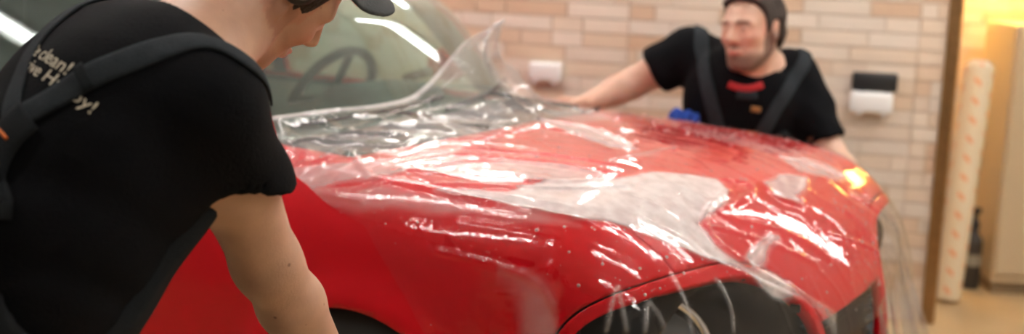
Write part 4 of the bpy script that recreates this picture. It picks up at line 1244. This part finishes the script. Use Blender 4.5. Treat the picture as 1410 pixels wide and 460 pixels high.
for words, o, ln in (('Drive Happy!', np.array((-.603, 1.591, 1.173)) - e_x * .018 + e_y * .003, .172), ('Be clean!', np.array((-.586, 1.589, 1.188)) - e_x * .034 + e_y * .003, .116)):
    V, F = lettering(words, o, e_x, e_y, .0245, ln)
    b0 = sum(len(v) for v in LV); LV.append(V); LF += [tuple(i + b0 for i in f) for f in F]
LV = newton(NEAR.shirt, np.concatenate(LV).astype(np.float32), 8, .003, .03, .0022)
nput('lettering', LV, LF, m_print, near_root, False)
# hip pouch loop and seam bands on the dungarees
for dz in (.0, .045):
    pts = []
    for a in np.linspace(-2.9, 1.2, 16):
        q = NEAR.pelvis + .2 * math.cos(a) * NEAR.PM[0] + .2 * math.sin(a) * NEAR.PM[1] + (.055 - dz) * NEAR.PM[2]; pts.append(tuple(q))
    ribbon('waist_seam', NEAR.overalls, pts, .006, m_strap, near_root, NR, .002, .0015, 80, 3)
# far person: straps, bib print, tab at the neck
_f = lambda P: FARM.surf(P)
ribbon('strap', _f, [(.60, 4.33, 1.09), (.588, 4.26, 1.105), (.589, 4.205, 1.07), (.595, 4.13, 1.005), (.609, 4.097, .929), (.635, 4.1, .849), (.65, 4.11, .80)], .048, m_strap, far_root, FR, .005, .004)
ribbon('strap', _f, [(.93, 4.27, 1.06), (.925, 4.19, 1.065), (.905, 4.13, 1.02), (.887, 4.117, .995), (.841, 4.071, .93), (.804, 4.067, .86), (.775, 4.087, .79)], .046, m_strap, far_root, FR, .005, .004)
ribbon('red_collar_trim', _f, [(.665, 4.07, .955), (.695, 4.058, .945), (.73, 4.058, .944), (.768, 4.07, .957)], .022, m_red, far_root, FR, .006, .003, 24, 5)
ribbon('neck_tab', _f, [(.69, 4.06, .925), (.72, 4.058, .922), (.752, 4.064, .925)], .026, m_strap, far_root, FR, .009, .008, 16, 5)
ribbon('chest_badge', _f, [(.738, 4.062, .883), (.768, 4.064, .880)], .018, mat('ochre_thread', (.30, .14, .04), .8), far_root, FR, .004, .001, 12, 5)
# blue cloth hanging out of the far person's bib
def cloth_f(P):
    d = smin(smin(ell(P, (.535, 4.115, .835), (.045, .03, .028)), ell(P, (.505, 4.125, .830), (.024, .026, .032)), .012), ell(P, (.565, 4.118, .822), (.03, .024, .03)), .014)
    return d + .004 * np.sin(P[:, 0] * 160 + 2 * wob(P, 30, 3)) + .003 * wob(P, 90, 6)
V, Q = sdf_mesh(cloth_f, (.44, 4.05, .76), (.64, 4.2, .9), .005)
# blue cloth
m_blue = mat('blue_microfibre', (.01, .055, .33), .9, bump=.4, bscale=300)
co = np.array((.535, 4.118, .80))
tag(link(bpy.data.objects.new('microfibre_cloth', raw_mesh('microfibre_cloth', V - co.astype(np.float32), Q, m_blue))), 'crumpled blue microfibre cloth beside the far worker at the car edge', 'cloth').location = co
# wrapped roll leaning in the alcove
def roll_mat():
    m = mat('printed_wrapper', (.86, .78, .66), .6); nt = m.node_tree; p = nt.nodes['Principled BSDF']
    tc = nt.nodes.new('ShaderNodeTexCoord'); sp = nt.nodes.new('ShaderNodeSeparateXYZ'); nt.links.new(tc.outputs['Object'], sp.inputs[0])
    def math_(op, a, b=None):
        n = nt.nodes.new('ShaderNodeMath'); n.operation = op
        for i, q in enumerate((a, b)):
            if q is None: continue
            if isinstance(q, (int, float)): n.inputs[i].default_value = q
            else: nt.links.new(q, n.inputs[i])
        return n.outputs[0]
    ang = math_('ARCTAN2', sp.outputs[1], sp.outputs[0])
    zz = math_('ADD', math_('MULTIPLY', sp.outputs[2], 13.0), math_('MULTIPLY', ang, .55))
    a = math_('LESS_THAN', math_('ABSOLUTE', math_('SUBTRACT', math_('FRACT', zz), .5)), .14)
    b = math_('LESS_THAN', math_('ABSOLUTE', math_('SUBTRACT', math_('FRACT', math_('MULTIPLY', ang, .80)), .5)), .20)
    c = math_('MULTIPLY', a, b)
    mx = nt.nodes.new('ShaderNodeMix'); mx.data_type = 'RGBA'; mx.inputs[6].default_value = (.82, .71, .52, 1); mx.inputs[7].default_value = (.84, .42, .20, 1)
    nt.links.new(c, mx.inputs[0]); nt.links.new(mx.outputs[2], p.inputs['Base Color'])
    return m
def leaning_roll(name, label, base, top, r, mt, cap):
    base = Vector(base); top = Vector(top); L = (top - base).length
    o = empty(name, label, 'roll', base); o.rotation_mode = 'QUATERNION'; o.rotation_quaternion = Vector((0, 0, 1)).rotation_difference((top - base).normalized())
    b = MB(); b.lathe([(r * .72, .0), (r * .98, .0), (r, .01), (r, L - .02), (r * .96, L - .004), (r * .72, L)], n=36); b.build('wrapper', mt, o, True)
    b = MB(); b.lathe([(0, .004), (r * .72, .004), (r * .72, L), (r * .62, L + .012), (r * .3, L + .006), (0, L + .004)], n=24); b.build('end_plug', cap, o, True)
    return o
m_card = mat('cream_card', (.84, .76, .62), .7)
leaning_roll('wrapped_roll', 'tall cream roll with orange printed marks leaning in the yellow alcove', (1.787, 5.18, .012), (1.85, 5.225, .968), .058, roll_mat(), m_card)
leaning_roll('film_roll', 'slim olive green roll standing behind the cream printed roll', (1.735, 5.42, .008), (1.70, 5.47, .72), .03, mat('olive_wrap', (.38, .42, .05), .5), m_black_pl)
# dark bottle
o = empty('spray_bottle', 'dark bottle with black pump top standing beside the cabinet', 'bottle', (1.965, 5.42, 0))
b = MB(); b.lathe([(0, 0), (.036, 0), (.04, .006), (.04, .19), (.036, .215), (.018, .245), (.016, .26)], n=28); b.build('body', mat('smoked_plastic', (.05, .045, .04), .3), o, True)
b = MB(); b.lathe([(.0405, .10), (.0405, .15)], n=28); b.build('sticker', mat('grey_sticker', (.30, .28, .22), .6), o, True)
b = MB(); b.lathe([(.02, .255), (.021, .285), (.012, .29), (.010, .32), (.02, .325), (.022, .345), (.0, .35)], n=20); b.box((-.025, 0, .335), (.05, .014, .016), bevel=.004); b.build('pump', m_black_pl, o, True)
# beige cabinet
m_beige = mat('beige_laminate', (.62, .50, .33), .45, bump=.03, bscale=200)
o = empty('cabinet', 'tall beige cabinet with a plinth at the right edge of the alcove', 'cabinet', (2.375, 5.50, 0), -.05)
b = MB(); b.box((.0, 0, .585), (.70, .40, 1.07), bevel=.006); b.build('body', m_beige, o)
b = MB(); b.box((0, .01, .025), (.68, .37, .05)); b.build('plinth', mat('plinth_brown', (.30, .22, .13), .6), o)
for sx in (-1, 1):
    b = MB(); b.box((sx * .173, -.207, .60), (.338, .016, 1.02), bevel=.004); d = b.build('door', m_beige, o)
    b = MB(); b.tube([(sx * .03, -.215, .66), (sx * .03, -.24, .665), (sx * .03, -.24, .775), (sx * .03, -.215, .78)], .006, 8); b.build('handle', m_alloy, d, True)
o = empty('carton', 'pale cream carton standing on top of the beige cabinet', 'box', (2.36, 5.47, 1.12), .2)
b = MB(); b.box((0, 0, .08), (.34, .24, .16), bevel=.004); b.build('body', m_card, o)
for sy in (-1, 1):
    b = MB(); b.box((0, sy * .085, .175), (.34, .14, .004), Matrix.Rotation(sy * .45, 3, 'X')); b.build('flap', m_card, o)
